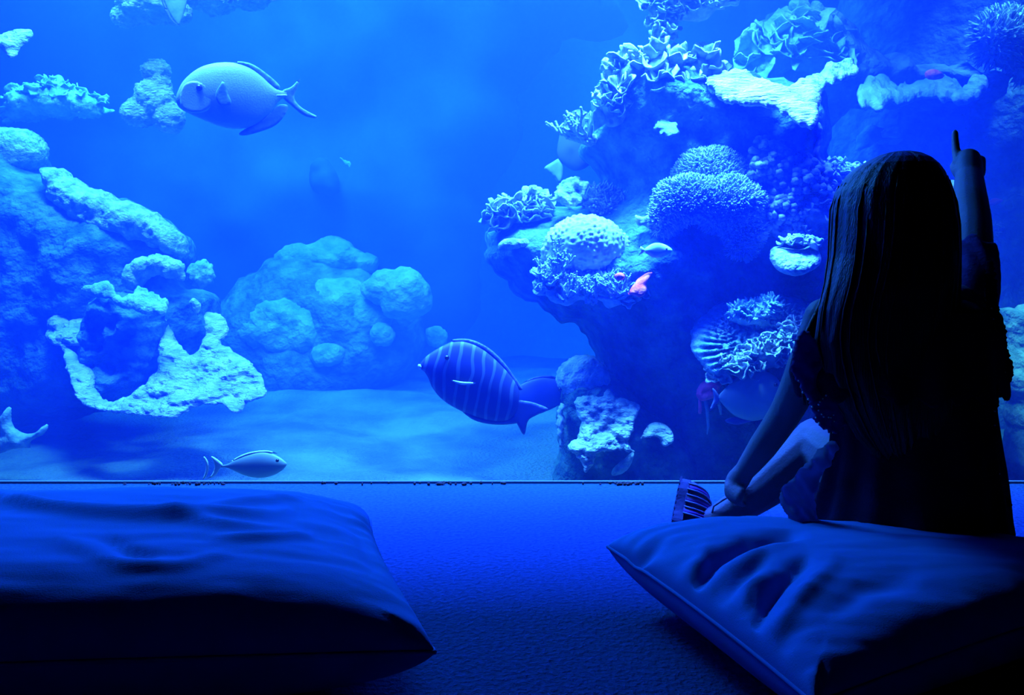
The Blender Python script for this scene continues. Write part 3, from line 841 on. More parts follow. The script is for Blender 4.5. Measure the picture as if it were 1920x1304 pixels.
fin('gill_cover', [(346, 158), (366, 152), (388, 160), (400, 180), (396, 200), (380, 211), (356, 211), (340, 200), (338, 178)], D - .030, M_SURG, o, .010)
fin('pectoral_fin', [(404, 176), (412, 160), (420, 152), (428, 176), (434, 194), (420, 200), (408, 192)], D - .044, M_FIN, o)
fin('tail_spine', [(518, 178), (536, 177), (538, 181), (522, 182)], D - .022, M_LFIN, o, .008, 2)
eye(374, 165, D - .033, .011, o)

M_TANG = mat('sailfin_tang_skin', (0.05, 0.06, 0.2), 0.5, 0.3)
N, L, B = nodes(M_TANG)
tc = N.new('ShaderNodeTexCoord'); mp = N.new('ShaderNodeMapping')
mp.inputs['Rotation'].default_value = (0, math.radians(-10), 0)
wv = N.new('ShaderNodeTexWave'); wv.inputs['Scale'].default_value = 9.5; wv.inputs['Distortion'].default_value = 3.2; wv.inputs['Detail'].default_value = 1.0; wv.inputs['Detail Scale'].default_value = 1.0
wv.inputs['Phase Offset'].default_value = 1.0
cr = N.new('ShaderNodeValToRGB')
cr.color_ramp.elements[0].position = 0.75; cr.color_ramp.elements[0].color = (0.03, 0.04, 0.16, 1)
cr.color_ramp.elements[1].position = 0.92; cr.color_ramp.elements[1].color = (0.1, 0.15, 0.25, 1)
L.new(tc.outputs['Object'], mp.inputs['Vector']); L.new(mp.outputs[0], wv.inputs['Vector']); L.new(wv.outputs['Fac'], cr.inputs['Fac']); L.new(cr.outputs['Color'], B.inputs['Base Color'])
M_DKFISH = textured('dark_fish_skin', (0.04, 0.06, 0.2), (0.08, 0.1, 0.28), 8, 0.0, rough=.5, spec=.3)
D = 2.36
o = fish_body('sailfin_tang', [(785, 686), (800, 668), (826, 651), (852, 640), (880, 642), (908, 656), (936, 680), (958, 704), (972, 726), (974, 744)],
              [(786, 690), (800, 704), (812, 730), (832, 752), (864, 771), (900, 785), (930, 791), (952, 789), (966, 776), (972, 760)], D, .34, M_TANG)
tag(o, 'dark sailfin tang with pale vertical stripes swimming near the sand', 'fish')
fin('tail_fin', [(962, 752), (984, 752), (1006, 757), (1028, 768), (1004, 780), (990, 790), (983, 816), (972, 800), (960, 774)], D, M_DKFISH, o)
fin('dorsal_fin', [(845, 640), (878, 636), (912, 650), (942, 676), (966, 708), (980, 730), (968, 728), (940, 690), (905, 660)], D, M_DKFISH, o)
fin('anal_fin', [(866, 770), (900, 782), (940, 788), (970, 778), (972, 793), (930, 797), (890, 789)], D, M_DKFISH, o)
fin('pectoral_fin', [(846, 713), (866, 716), (892, 718), (880, 722), (862, 721)], D - .041, M_LFIN, o, .005, 2)
fin('mouth', [(783, 684), (790, 684), (792, 690), (786, 693)], D - .004, M_LFIN, o, .012, 2)
eye(838, 671, D - .029, .007, o)

D = 2.56
o = fish_body('tang', [(1063, 740), (1056, 724), (1040, 711), (1012, 708), (985, 717), (965, 730), (950, 742)],
              [(1062, 744), (1054, 756), (1028, 770), (1000, 775), (975, 766), (960, 756), (950, 750)], D, .36, M_DKFISH)
tag(o, 'plain dark tang half hidden behind the striped tang\'s tail', 'fish')
fin('dorsal_fin', [(976, 722), (1000, 708), (1030, 704), (1044, 710), (1020, 712), (995, 716)], D, M_DKFISH, o)
fin('tail_fin', [(954, 742), (940, 728), (944, 746), (940, 764), (954, 752)], D, M_DKFISH, o)
eye(1050, 731, D - .03, .006, o)

M_LOW = textured('low_fish_skin', (0.18, 0.252, 0.252), (0.252, 0.312, 0.3), 8, 0.0, rough=.45, spec=.4)
D = 2.3
o = fish_body('surgeonfish', [(538, 869), (526, 859), (510, 851), (490, 848), (466, 853), (442, 862), (426, 871), (414, 873)],
              [(538, 872), (530, 882), (512, 892), (488, 897), (462, 893), (440, 884), (426, 878), (414, 877)], D, .4, M_LOW)
tag(o, 'small surgeonfish with a shining back gliding just above the carpet line', 'fish')
fin('tail_fin', [(418, 872), (408, 862), (396, 856), (401, 868), (402, 878), (396, 892), (386, 899), (404, 892), (412, 880)], D, M_LFIN, o, .005, 2)
fin('tail_edge', [(381, 856), (388, 862), (392, 876), (388, 892), (380, 900), (385, 884), (386, 872)], D, M_LFIN, o, .005, 2)
fin('dorsal_fin', [(428, 870), (446, 857), (470, 848), (500, 845), (520, 851), (500, 850), (470, 853), (446, 862)], D, M_LFIN, o, .005, 2)
eye(520, 864, D - .03, .005, o)

D = 2.32
o = fish_body('surgeonfish', [(1468, 735), (1464, 720), (1452, 704), (1430, 695), (1405, 697), (1378, 712), (1356, 732), (1345, 745)],
              [(1466, 745), (1456, 766), (1436, 784), (1408, 790), (1380, 782), (1360, 764), (1350, 752), (1345, 748)], D, .4, M_LOW)
tag(o, 'smooth rounded surgeonfish beside the girl\'s bent arm', 'fish')
fin('dorsal_fin', [(1366, 718), (1390, 698), (1415, 690), (1440, 693), (1420, 697), (1395, 704), (1376, 718)], D, M_DKFISH, o)
fin('anal_fin', [(1358, 790), (1380, 797), (1406, 792), (1430, 784), (1404, 786), (1376, 782)], D, M_DKFISH, o)
fin('tail_fin', [(1349, 742), (1336, 728), (1338, 748), (1330, 772), (1349, 752)], D, M_DKFISH, o)
eye(1455, 722, D - .035, .006, o)

D = 3.05
o = fish_body('angelfish', [(1130, 250), (1112, 218), (1084, 205), (1062, 220), (1050, 250), (1044, 284), (1048, 300)],
              [(1132, 260), (1122, 292), (1100, 314), (1080, 321), (1066, 316), (1056, 308), (1050, 304)], D, .3, M_DKFISH)
tag(o, 'dark deep bodied angelfish half behind the reef crest', 'fish')
fin('tail_fin', [(1050, 298), (1036, 304), (1020, 316), (1034, 328), (1050, 346), (1056, 318)], D, M_FIN, o, .01, 4)
fin('pectoral_fin', [(1064, 240), (1074, 246), (1082, 256), (1072, 252)], D - .05, M_LFIN, o, .01, 3)
eye(1112, 238, D - .06, .012, o)
D = 2.9
o = fish_body('butterflyfish', [(309, -60), (306, -30), (306, -8), (312, 12), (324, 34), (334, 46)], [(352, -60), (354, -30), (352, -6), (348, 16), (342, 34), (336, 46)], D, .3, M_FIN)
tag(o, 'butterflyfish diving into view at the top before the speckled hanging coral', 'fish')
fin('dorsal_fin', [(302, -40), (301, -6), (308, 14), (322, 38), (334, 47), (322, 34), (312, 12), (306, -8)], D, M_DKFISH, o)

# ------------------------------------------------------------------ floor cushions
M_CLOTH = textured('cushion_cotton', (0.04, 0.18, 0.46), (0.05, 0.2, 0.52), 3, 0.0004, 500, rough=0.9, spec=0.05)
M_SEAM = mat('cushion_seam', (0.04, 0.17, 0.45), 0.9, 0.05)

def pillow(name, label, corners, zs, ht, hb, creases, seed, nu=150, nv=110, dent=None, bow=0.05, pw=(.38, .38), ex=4.0):
    """Stuffed floor cushion: corners near-left, near-right, far-right, far-left (x, y); seam height zs."""
    c = [Vector((*q, 0)) for q in corners]
    if not hasattr(zs, '__len__'): zs = (zs,) * 4
    def base(u, w):
        uu = u * (1 - bow * (1 - w * w) * abs(u) ** 3)
        ww = w * (1 - bow * (1 - u * u) * abs(w) ** 3)
        s, t = (uu + 1) / 2, (ww + 1) / 2
        q = (c[0] * (1 - s) + c[1] * s) * (1 - t) + (c[3] * (1 - s) + c[2] * s) * t
        z = (zs[0] * (1 - s) + zs[1] * s) * (1 - t) + (zs[3] * (1 - s) + zs[2] * s) * t
        return q, z * (1 - 0.0 * abs(u))
    top = []; bot = []
    for j in range(nv + 1):
        w_ = math.sin(math.pi / 2 * (2 * j / nv - 1))
        for i in range(nu + 1):
            u = math.sin(math.pi / 2 * (2 * i / nu - 1))
            q, z = base(u, w_)
            e = max(0, 1 - abs(u) ** ex) ** pw[0] * max(0, 1 - abs(w_) ** ex) ** pw[1]
            h = ht * e
            p = Vector((q.x, q.y, z + h))
            px, py = proj(p)
            k = 0.0
            for pl, amp, wd in creases:
                best = 1e9; bt = 0
                for a in range(len(pl) - 1):
                    ax, ay = pl[a]; bx, by = pl[a + 1]
                    L2 = (bx - ax) ** 2 + (by - ay) ** 2
                    t = min(1, max(0, ((px - ax) * (bx - ax) + (py - ay) * (by - ay)) / L2))
                    dd = math.hypot(px - ax - t * (bx - ax), py - ay - t * (by - ay))
                    if dd < best: best = dd; bt = (a + t) / (len(pl) - 1)
                if best < wd * 3:
                    k += amp * math.exp(-(best / wd) ** 2) * math.sin(math.pi * min(1, max(0, 0.08 + 0.84 * bt))) ** .6
            k += 0.005 * fbm(p, 5, 2, seed) * min(1, e * 2)
            k += 0.003 * fbm(Vector((p.x * .35, p.y * 1.6, p.z)), 16, 3, seed + 4) * min(1, e * 2)
            # puckers running in from the seam
            edge = 1 - max(abs(u), abs(w_))
            k += 0.006 * math.exp(-(edge / 0.16) ** 2) * min(1, edge * 30) * noise.noise(Vector(((u if abs(w_) > abs(u) else w_) * 9 + seed, seed, 0.3 if abs(w_) > abs(u) else 4)))
            if dent:
                dx, dy = (p.x - dent[0]) / dent[2], (p.y - dent[1]) / dent[3]
                k -= dent[4] * math.exp(-(dx * dx + dy * dy) ** 1.5)
            top.append(Vector((p.x, p.y, max(0.02, p.z + k))))
            hbv = hb * e
            bot.append(Vector((q.x, q.y, max(0.002, z - hbv))))
    n = nu + 1
    verts = top + bot; off = len(top)
    f = []
    for j in range(nv):
        for i in range(nu):
            a = j * n + i
            f.append((a, a + 1, a + n + 1, a + n))
            f.append((off + a, off + a + n, off + a + n + 1, off + a + 1))
    ring = [i for i in range(n)] + [j * n + nu for j in range(1, nv + 1)] + [nv * n + i for i in range(nu - 1, -1, -1)] + [j * n for j in range(nv - 1, 0, -1)]
    for i in range(len(ring)):
        a, b = ring[i], ring[(i + 1) % len(ring)]
        f.append((a, off + a, off + b, b))
    o = mkmesh(name, verts, f, M_CLOTH)
    tag(o, label, 'cushion', 'floor cushions before the tank')
    mid = [(top[i] + bot[i]) / 2 for i in ring] 
    mid.append(mid[0])
    mkmesh('seam', *tube([m for m in mid[::2]] + [mid[-1]], 0.0032, 6), M_SEAM, o)
    return o

pillow('floor_cushion', 'large smooth floor cushion with nobody on it', [(-1.35, .86), (-.095, .985), (-.262, 1.47), (-1.40, 1.34)], (.11, .095, .105, .11), .10, .10,
       [([(-100, 905), (60, 950), (150, 962), (300, 968), (420, 966), (540, 962)], .016, 9),
        ([(320, 970), (420, 988), (560, 994)], .010, 7), ([(380, 952), (470, 940), (560, 934)], .010, 8),
        ([(190, 1003), (240, 1028), (285, 1043)], -.010, 9), ([(110, 1010), (230, 1056), (330, 1062), (420, 1040)], .007, 12),
        ([(400, 1012), (500, 1010), (580, 1002)], .010, 7), ([(40, 930), (110, 945), (160, 940)], -.006, 10),
        ([(620, 945), (670, 1000), (700, 1060)], -.006, 12)], 3.0, bow=.03)
pillow('floor_cushion', 'wrinkled floor cushion with a pointed corner under the seated girl', [(.335, .885), (.95, 1.2), (.78, 1.5), (.162, 1.355)], (.085, .085, .08, .095), .07, .08,
       [([(1310, 1090), (1340, 1045), (1400, 1015), (1480, 1002)], -.020, 11), ([(1320, 1110), (1365, 1065), (1430, 1030), (1480, 1015)], .008, 12),
        ([(1380, 1030), (1440, 1010), (1500, 1003)], -.010, 8), ([(1190, 1060), (1215, 1040), (1240, 1020)], -.014, 12),
        ([(1420, 1170), (1440, 1120), (1470, 1080), (1510, 1050)], -.020, 12), ([(1390, 1160), (1400, 1110), (1440, 1070)], .008, 12),
        ([(1450, 1180), (1500, 1120), (1560, 1060)], .010, 16), ([(1360, 1130), (1390, 1080), (1440, 1040)], -.008, 10),
        ([(1280, 1100), (1300, 1060), (1330, 1020)], .006, 14), ([(1560, 1140), (1620, 1100), (1700, 1080)], -.008, 20)], 7.0,
       dent=(.68, 1.43, .22, .16, .025), bow=.03)

# ------------------------------------------------------------------ the seated girl
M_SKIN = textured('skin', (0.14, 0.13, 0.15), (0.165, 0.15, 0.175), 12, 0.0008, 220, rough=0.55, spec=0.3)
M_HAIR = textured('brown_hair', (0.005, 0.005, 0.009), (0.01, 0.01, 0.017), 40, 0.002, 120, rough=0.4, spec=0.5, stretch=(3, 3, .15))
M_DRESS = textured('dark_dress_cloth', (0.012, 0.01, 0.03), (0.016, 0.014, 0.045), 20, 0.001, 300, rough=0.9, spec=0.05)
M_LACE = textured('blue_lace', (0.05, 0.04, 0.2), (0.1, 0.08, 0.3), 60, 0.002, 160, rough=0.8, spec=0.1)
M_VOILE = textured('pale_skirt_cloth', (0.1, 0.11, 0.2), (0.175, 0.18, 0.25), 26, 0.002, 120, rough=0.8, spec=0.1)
def translucent(m, col, fac):
    N, L, B = nodes(m)
    t = N.new('ShaderNodeBsdfTranslucent'); t.inputs['Color'].default_value = (*col, 1)
    mx = N.new('ShaderNodeMixShader'); mx.inputs[0].default_value = fac
    out = [n for n in N if n.type == 'OUTPUT_MATERIAL'][0]
    L.new(B.outputs[0], mx.inputs[1]); L.new(t.outputs[0], mx.inputs[2]); L.new(mx.outputs[0], out.inputs['Surface'])
translucent(M_VOILE, (0.3, 0.3, 0.6), .55)
translucent(M_LACE, (0.06, 0.05, 0.25), .4)
M_BEAD = mat('glass_bead', (0.8, 0.8, 0.85), 0.12, 0.8)
GC = P(1690, 985, 1.42)
girl = thing('person', (GC.x, GC.y, 0.12), 'long haired girl in a dark lace dress seated on the cushion, pointing at the tank', 'person')

def chain(mb, pts, rad, n=14, sub=4):
    """Tapered limb with round joints through the given points."""
    q = catmull([tuple(p) for p in pts], False, sub)
    r = np.interp(np.linspace(0, len(pts) - 1, len(q)), range(len(pts)), rad)
    mb.add(*tube([Vector(x) for x in q], list(r), n))
    for p, rr in ((q[0], r[0]), (q[-1], r[-1])):
        mb.add(*ball(p, rr, n, 8))

bd = MB()
HC = P(1678, 392, 1.41)                      # head centre
bd.add(*ball(HC, (.073, .086, .088), 26, 18))
bd.add(*ball(HC + Vector((0, .03, -.045)), (.054, .058, .052), 20, 12))       # jaw
bd.add(*ball(HC + Vector((0, .088, -.02)), (.011, .014, .016), 12, 8))        # nose
bd.add(*ball(HC + Vector((0, .095, -.028)), (.010, .010, .008), 12, 8))
for s in (-1, 1):
    bd.add(*ball(HC + Vector((s * .073, .0, -.012)), (.008, .014, .022), 12, 8))   # ears
    bd.add(*ball(HC + Vector((s * .036, .062, -.03)), (.022, .018, .02), 12, 8))   # cheeks
bd.add(*ball(HC + Vector((0, .083, -.053)), (.018, .008, .005), 12, 8))       # lips
bd.add(*ball(HC + Vector((0, .08, -.060)), (.015, .008, .005), 12, 8))
bd.add(*ball(HC + Vector((0, .074, -.082)), (.016, .014, .012), 12, 8))       # chin
chain(bd, [HC + Vector((0, -.01, -.06)), HC + Vector((0, -.02, -.12)), P(1680, 575, 1.41)], [.04, .037, .045])
# trunk
for px, py, d, rx, ry, rz in [(1690, 935, 1.43, .125, .105, .085), (1690, 860, 1.42, .105, .085, .09), (1688, 770, 1.41, .1, .075, .09), (1686, 680, 1.40, .108, .072, .09), (1684, 610, 1.40, .105, .06, .06)]:
    bd.add(*ball(P(px, py, d), (rx, ry, rz), 22, 14))
chain(bd, [P(1545, 596, 1.40), P(1620, 580, 1.40), P(1690, 574, 1.40), P(1760, 576, 1.40), P(1815, 572, 1.41)], [.034, .042, .045, .042, .036])
# raised arm with the pointing hand
A = [P(1815, 572, 1.41), P(1822, 500, 1.50), P(1824, 420, 1.60), P(1819, 380, 1.66), P(1817, 330, 1.76)]
chain(bd, A, [.036, .037, .034, .034, .0275])
chain(bd, [P(1817, 335, 1.75), P(1816, 312, 1.785), P(1816, 300, 1.80)], [.027, .029, .026])
ppm = 1500 / 1.8
chain(bd, [P(1797, 305, 1.795), P(1793, 286, 1.82), P(1791, 266, 1.835), P(1790.5, 249, 1.845)], [.0115, .0095, .0085, .0072], 10)   # index
for (x, y0, l) in [(1811, 297, 1.0), (1826, 300, .95), (1838, 308, .82)]:                                                       # curled fingers
    chain(bd, [P(x, y0 + 6, 1.79), P(x + 1, y0 - 8, 1.81 + .012 * l), P(x + 2, y0 + 10, 1.845 + .01 * l), P(x + 1, y0 + 24 * l, 1.835), P(x - 1, y0 + 22 * l, 1.815)], [.0105, .0105, .0098, .0088, .0075], 10)
chain(bd, [P(1797, 325, 1.78), P(1791, 312, 1.81), P(1800, 306, 1.835), P(1812, 310, 1.848)], [.012, .0115, .0095, .008], 10)                # thumb across the palm
# other arm reaching down to the shin
chain(bd, [P(1545, 598, 1.40), P(1512, 690, 1.42), P(1474, 772, 1.47), P(1430, 838, 1.50), P(1396, 884, 1.525)], [.034, .034, .029, .026, .0185])
chain(bd, [P(1396, 884, 1.525), P(1384, 900, 1.535), P(1377, 912, 1.54)], [.019, .022, .020], 12)
for i, (x0, y0) in enumerate([(1370, 905), (1375, 912), (1381, 918), (1388, 923)]):
    chain(bd, [P(x0 + 2, y0, 1.53 - i * .008), P(x0 - 4, y0 + 12, 1.525 - i * .008), P(x0 - 3, y0 + 24 - i * 2, 1.528 - i * .006), P(x0 + 6, y0 + 32 - i * 3, 1.54 - i * .005)], [.0095, .0088, .008, .0065], 10)
chain(bd, [P(1388, 900, 1.55), P(1378, 908, 1.575), P(1372, 922, 1.59)], [.011, .009, .0075], 10)
# legs: one stretched to the side, one folded in front
chain(bd, [P(1640, 930, 1.43), P(1585, 872, 1.50), P(1534, 832, 1.57)], [.072, .062, .05])
chain(bd, [P(1534, 832, 1.57), P(1470, 886, 1.575), P(1400, 940, 1.58), P(1345, 974, 1.585)], [.049, .046, .034, .026])
chain(bd, [P(1345, 974, 1.585), P(1300, 984, 1.60), P(1296, 960, 1.63)], [.027, .026, .022])
chain(bd, [P(1745, 935, 1.44), P(1800, 915, 1.54), P(1835, 925, 1.63)], [.072, .062, .05])
chain(bd, [P(1835, 925, 1.63), P(1760, 960, 1.68), P(1690, 975, 1.70), P(1650, 978, 1.72)], [.048, .044, .032, .026])
v, nr, f = remesh(bd.v, bd.f, .0038, 3)
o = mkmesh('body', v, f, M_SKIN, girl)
M_EYEW = mat('eye_white', (.7, .7, .72), .2, .5)
for s in (-1, 1):
    MB().add(*ball(HC + Vector((s * .029, .073, .004)), (.011, .009, .008), 14, 9)).obj('eye', M_EYEW, girl)

# hair: a cap that falls down the back, made of strands
rows = [(283.5, 1684, 1694, 1.405, .006), (286, 1668, 1708, 1.405, .024), (290, 1653, 1722, 1.405, .040), (300, 1632, 1738, 1.405, .06), (312, 1611, 1750, 1.405, .075), (328, 1593, 1760, 1.405, .087), (358, 1573, 1772, 1.403, .096), (392, 1564, 1779, 1.40, .1), (430, 1562, 1784, 1.39, .098),
        (480, 1560, 1787, 1.375, .09), (530, 1552, 1789, 1.36, .08), (580, 1540, 1793, 1.35, .066), (640, 1532, 1798, 1.345, .058), (700, 1545, 1800, 1.34, .052), (760, 1570, 1795, 1.34, .046), (815, 1605, 1780, 1.34, .036), (850, 1640, 1750, 1.34, .024)]
R_ = np.array(rows, float)
ys = np.concatenate([np.linspace(283.5, 330, 40)[:-1], np.linspace(330, 850, 90)])
na = 150
outer = []; inner = []
for y in ys:
    xl, xr, dc, dh = [np.interp(y, R_[:, 0], R_[:, k]) for k in range(1, 5)]
    open_ = np.interp(y, [296, 335, 400, 560, 640], [0.02, .25, .62, .75, .95])    # half angle of the gap round the face
    c = P((xl + xr) / 2, y, dc)
    hw = (xr - xl) / 2 * dc / F
    fall = min(1, max(0, (y - 300) / 200))
    for k in range(na):
        a = math.pi / 2 + open_ + (2 * math.pi - 2 * open_) * k / (na - 1)
        st = .0016 * noise.noise(Vector((a * 9, y * .004, 1))) + .0008 * noise.noise(Vector((a * 24, y * .006, 3))) + .006 * fall * noise.noise(Vector((a * 4, y * .007, 7)))
        hem = 0
        if y > 760: hem = .03 * noise.noise(Vector((a * 12, 0, 5))) * (y - 760) / 90
        part = -.004 * math.exp(-((a - 1.5 * math.pi) / .05) ** 2) * (1 if y < 330 else 0)
        for ring, off in ((outer, 0), (inner, -.011)):
            r = 1 + (st + part + off) / max(hw, .02)
            ring.append(Vector((c.x + hw * r * math.cos(a), c.y + dh * r * math.sin(a), c.z + (0 if off == 0 else -.003 * (1 - fall)) + hem)))
m = len(outer); v = outer + inner; f = []
for j in range(len(ys) - 1):
    for k in range(na - 1):
        a = j * na + k
        f.append((a, a + 1, a + na + 1, a + na)); f.append((m + a, m + a + na, m + a + na + 1, m + a + 1))
    for k in (0, na - 1):
        a = j * na + k
        f.append((a, a + na, m + a + na, m + a))
for k in range(na - 1):
    b = (len(ys) - 1) * na + k
    f.append((b, b + 1, m + b + 1, m + b))
f.append(tuple(range(na)))
hm = MB().add(v, f)
rng = random.Random(5)
for i in range(26):                                 # loose locks over the shell
    a = rng.uniform(math.pi * .98, math.pi * 2.02) if i % 3 else rng.choice([rng.uniform(2.75, 3.3), rng.uniform(-.2, .3)])
    y0 = rng.uniform(330, 420); y1 = rng.uniform(620, 860)
    pts = []
    for t in np.linspace(0, 1, 12):
        y = y0 + (y1 - y0) * t
        xl, xr, dc, dh = [np.interp(y, R_[:, 0], R_[:, k]) for k in range(1, 5)]
        hw = (xr - xl) / 2 * dc / F
        wob = .05 * math.sin(t * 5 + i) * t
        c = P((xl + xr) / 2, y, dc)
        pts.append(Vector((c.x + (hw + .001) * math.cos(a + wob), c.y + (dh + .001) * math.sin(a + wob), c.z)))
    hm.add(*tube(pts, [.001] + [rng.uniform(.0012, .0024)] * 10 + [.0008], 6))
for i in range(10):                                 # a few strands fallen over the near shoulder
    o0 = rng.uniform(-6, 10)
    hm.add(*tube([P(1566 + o0, 480, 1.40), P(1558 + o0, 530, 1.39), P(1544 + o0 * 1.6, 575, 1.38), P(1522 + o0 * 2, 625, 1.37), P(1512 + o0 * 2.6, 690, 1.365), P(1520 + o0 * 3, 760, 1.36)], [.002, .004, .005, .005, .004, .001], 6))
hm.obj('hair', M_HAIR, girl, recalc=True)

def loft(rows, ny, na, fold=.006, nf=11, seed=1, th=.004, a0=0, a1=2 * math.pi, hem=0.0, hemn=14, closed=True, foldgrow=1.0):
    R_ = np.array(rows, float); ys = np.linspace(R_[0, 0], R_[-1, 0], ny)
    out = []; inn = []
    for j, y in enumerate(ys):
        xl, xr, dc, dh = [np.interp(y, R_[:, 0], R_[:, k]) for k in range(1, 5)]
        c = P((xl + xr) / 2, y, dc); hw = (xr - xl) / 2 * dc / F
        s = j / (ny - 1)
        for k in range(na):
            a = a0 + (a1 - a0) * k / (na if closed else na - 1)
            w_ = (fold * math.sin(nf * a + 1.2 * math.sin(3 * a + seed)) + fold * .8 * noise.noise(Vector((math.cos(a) * 4, math.sin(a) * 4, y * .012 + seed)))) * (1 - foldgrow + foldgrow * s)
            dz = hem * math.cos(hemn * a) * (s ** 6)
            for ring, off in ((out, 0), (inn, -th)):
                r = (w_ + off)
                ring.append(Vector((c.x + (hw + r) * math.cos(a), c.y + (dh + r) * math.sin(a), c.z + dz)))
    m = len(out); v = out + inn; f = []
    kk = na if closed else na - 1
    for j in range(ny - 1):
        for k in range(kk):
            a = j * na + k; b = j * na + (k + 1) % na
            f.append((a, b, b + na, a + na)); f.append((m + a, m + a + na, m + b + na, m + b))
    for j in (0, ny - 1):
        for k in range(kk):
            a = j * na + k; b = j * na + (k + 1) % na
            f.append((a, b, m + b, m + a))
    if not closed:
        for j in range(ny - 1):
            for k in (0, na - 1):
                a = j * na + k
                f.append((a, a + na, m + a + na, m + a))
    return v, f

# dress: bodice and skirt in one, spread on the cushion
v, f = loft([(556, 1640, 1730, 1.40, .055), (566, 1575, 1790, 1.40, .075), (590, 1542, 1830, 1.40, .088), (640, 1548, 1842, 1.40, .094), (700, 1560, 1850, 1.405, .098), (770, 1566, 1853, 1.41, .104), (840, 1562, 1858, 1.42, .122), (900, 1550, 1864, 1.43, .138), (950, 1535, 1868, 1.43, .15), (985, 1518, 1872, 1.43, .158)], 60, 120, .005, 13, 2, hem=.004)
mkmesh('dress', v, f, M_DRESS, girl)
# loose lace cape over the shoulders
v, f = loft([(552, 1645, 1730, 1.40, .06), (562, 1568, 1806, 1.40, .085), (580, 1538, 1842, 1.40, .10), (620, 1509, 1862, 1.40, .108), (660, 1492, 1870, 1.40, .112), (700, 1484, 1872, 1.40, .116), (735, 1492, 1872, 1.40, .118)], 40, 140, .006, 12, 5, hem=.008, hemn=22)
cape = mkmesh('lace_cape', v, f, M_DRESS, girl)
# short sleeve of the raised arm, ruffled round it
sl = MB()
ctr = [P(1812, 585, 1.41), P(1820, 540, 1.45), P(1822, 500, 1.50), P(1823, 478, 1.525)]
def sleeve(ctr, rads, n=40, ruff=.004):
    v = []; f = []
    q = [Vector(x) for x in catmull([tuple(p) for p in ctr], False, 6)]
    r = np.interp(np.linspace(0, len(ctr) - 1, len(q)), range(len(ctr)), rads)
    for layer in (0, 1):
        for i, p in enumerate(q):
            t = (q[min(i + 1, len(q) - 1)] - q[max(i - 1, 0)]).normalized()
            x, y, z = frame_for(t)
            for k in range(n):
                a = 2 * math.pi * k / n
                rr = r[i] + ruff * math.sin(7 * a + i * .5) * (i / len(q)) - layer * .003
                v.append(p + (x * math.cos(a) + y * math.sin(a)) * rr + z * .006 * math.sin(5 * a) * (i / len(q)) ** 3)
    m = len(q) * n
    for i in range(len(q) - 1):
        for k in range(n):
            a = i * n + k; b = i * n + (k + 1) % n
            f.append((a, b, b + n, a + n)); f.append((m + a, m + a + n, m + b + n, m + b))
    for i in (0, len(q) - 1):
        for k in range(n):
            a = i * n + k; b = i * n + (k + 1) % n
            f.append((a, b, m + b, m + a))
    return v, f
v, f = sleeve(ctr, [.047, .046, .044, .043])
mkmesh('sleeve', v, f, M_LACE, girl)
# drooping lace sleeves with beaded edges
def lace(poly, d, beads, seed, name='lace_sleeve', m=M_LACE):
    v, f = slab(poly, d, .012, 3.2, rough=5, rscale=.16, amp=.012, scale=22, oct=3, seed=seed, R=5)
    o = mkmesh(name, v, f, m, girl)
    rng = random.Random(seed)
    for (x, y) in beads:
        MB().add(*ball(P(x + rng.uniform(-2, 2), y + rng.uniform(-2, 2), d - .011), rng.uniform(.0012, .002), 8, 6)).obj('bead', M_BEAD, o)
    return o
ring = [(1553 + 17 * math.cos(a), 762 + 21 * math.sin(a)) for a in np.linspace(0, 6.0, 16)]
lace([(1492, 636), (1484, 690), (1500, 726), (1516, 752), (1530, 792), (1556, 812), (1580, 806), (1592, 770), (1584, 720), (1560, 680), (1530, 640), (1512, 622)], 1.35,
     ring + [(1505, 735), (1514, 748), (1522, 765), (1528, 782), (1535, 795), (1548, 806), (1560, 810), (1496, 715), (1574, 760), (1566, 790)], 3)
lace([(1852, 486), (1862, 500), (1870, 540), (1872, 580), (1884, 610), (1890, 650), (1898, 690), (1896, 718), (1878, 722), (1862, 716), (1852, 690), (1850, 620), (1848, 540)], 1.36,
     [(1860, 580), (1864, 600), (1859, 620), (1866, 650), (1868, 670), (1864, 690), (1872, 690), (1856, 716), (1862, 735), (1878, 655), (1884, 700), (1866, 622)], 4, m=M_DRESS)
lace([(1856, 716), (1866, 724), (1868, 780), (1872, 840), (1880, 905), (1874, 914), (1864, 905), (1858, 820)], 1.34,
     [(1864, 770), (1866, 800), (1868, 860), (1872, 890), (1870, 880)], 6, 'lace_trim', M_DRESS)
# pale skirt cloth falling beside the knee
v, f = slab([(1560, 828), (1572, 838), (1556, 870), (1536, 900), (1528, 940), (1530, 975), (1520, 996), (1496, 994), (1478, 970), (1462, 938), (1468, 918), (1488, 896), (1512, 870), (1534, 846)], 1.33, .016, 3.5, rough=4, rscale=.08, amp=.03, scale=14, oct=3, R=8, seed=9,
            relief=lambda p: .008 * math.sin((p.x * .9 + p.z * .55) * 190))
mkmesh('skirt_ruffle', v, f, M_VOILE, girl)
v, f = slab([(1856, 905), (1872, 915), (1886, 932), (1894, 946), (1880, 950), (1868, 948), (1872, 980), (1866, 998), (1850, 996), (1850, 940)], 1.36, .02, 3.5, rough=4, rscale=.1, amp=.012, scale=18, R=6, seed=10)
mkmesh('skirt_ruffle', v, f, M_DRESS, girl)

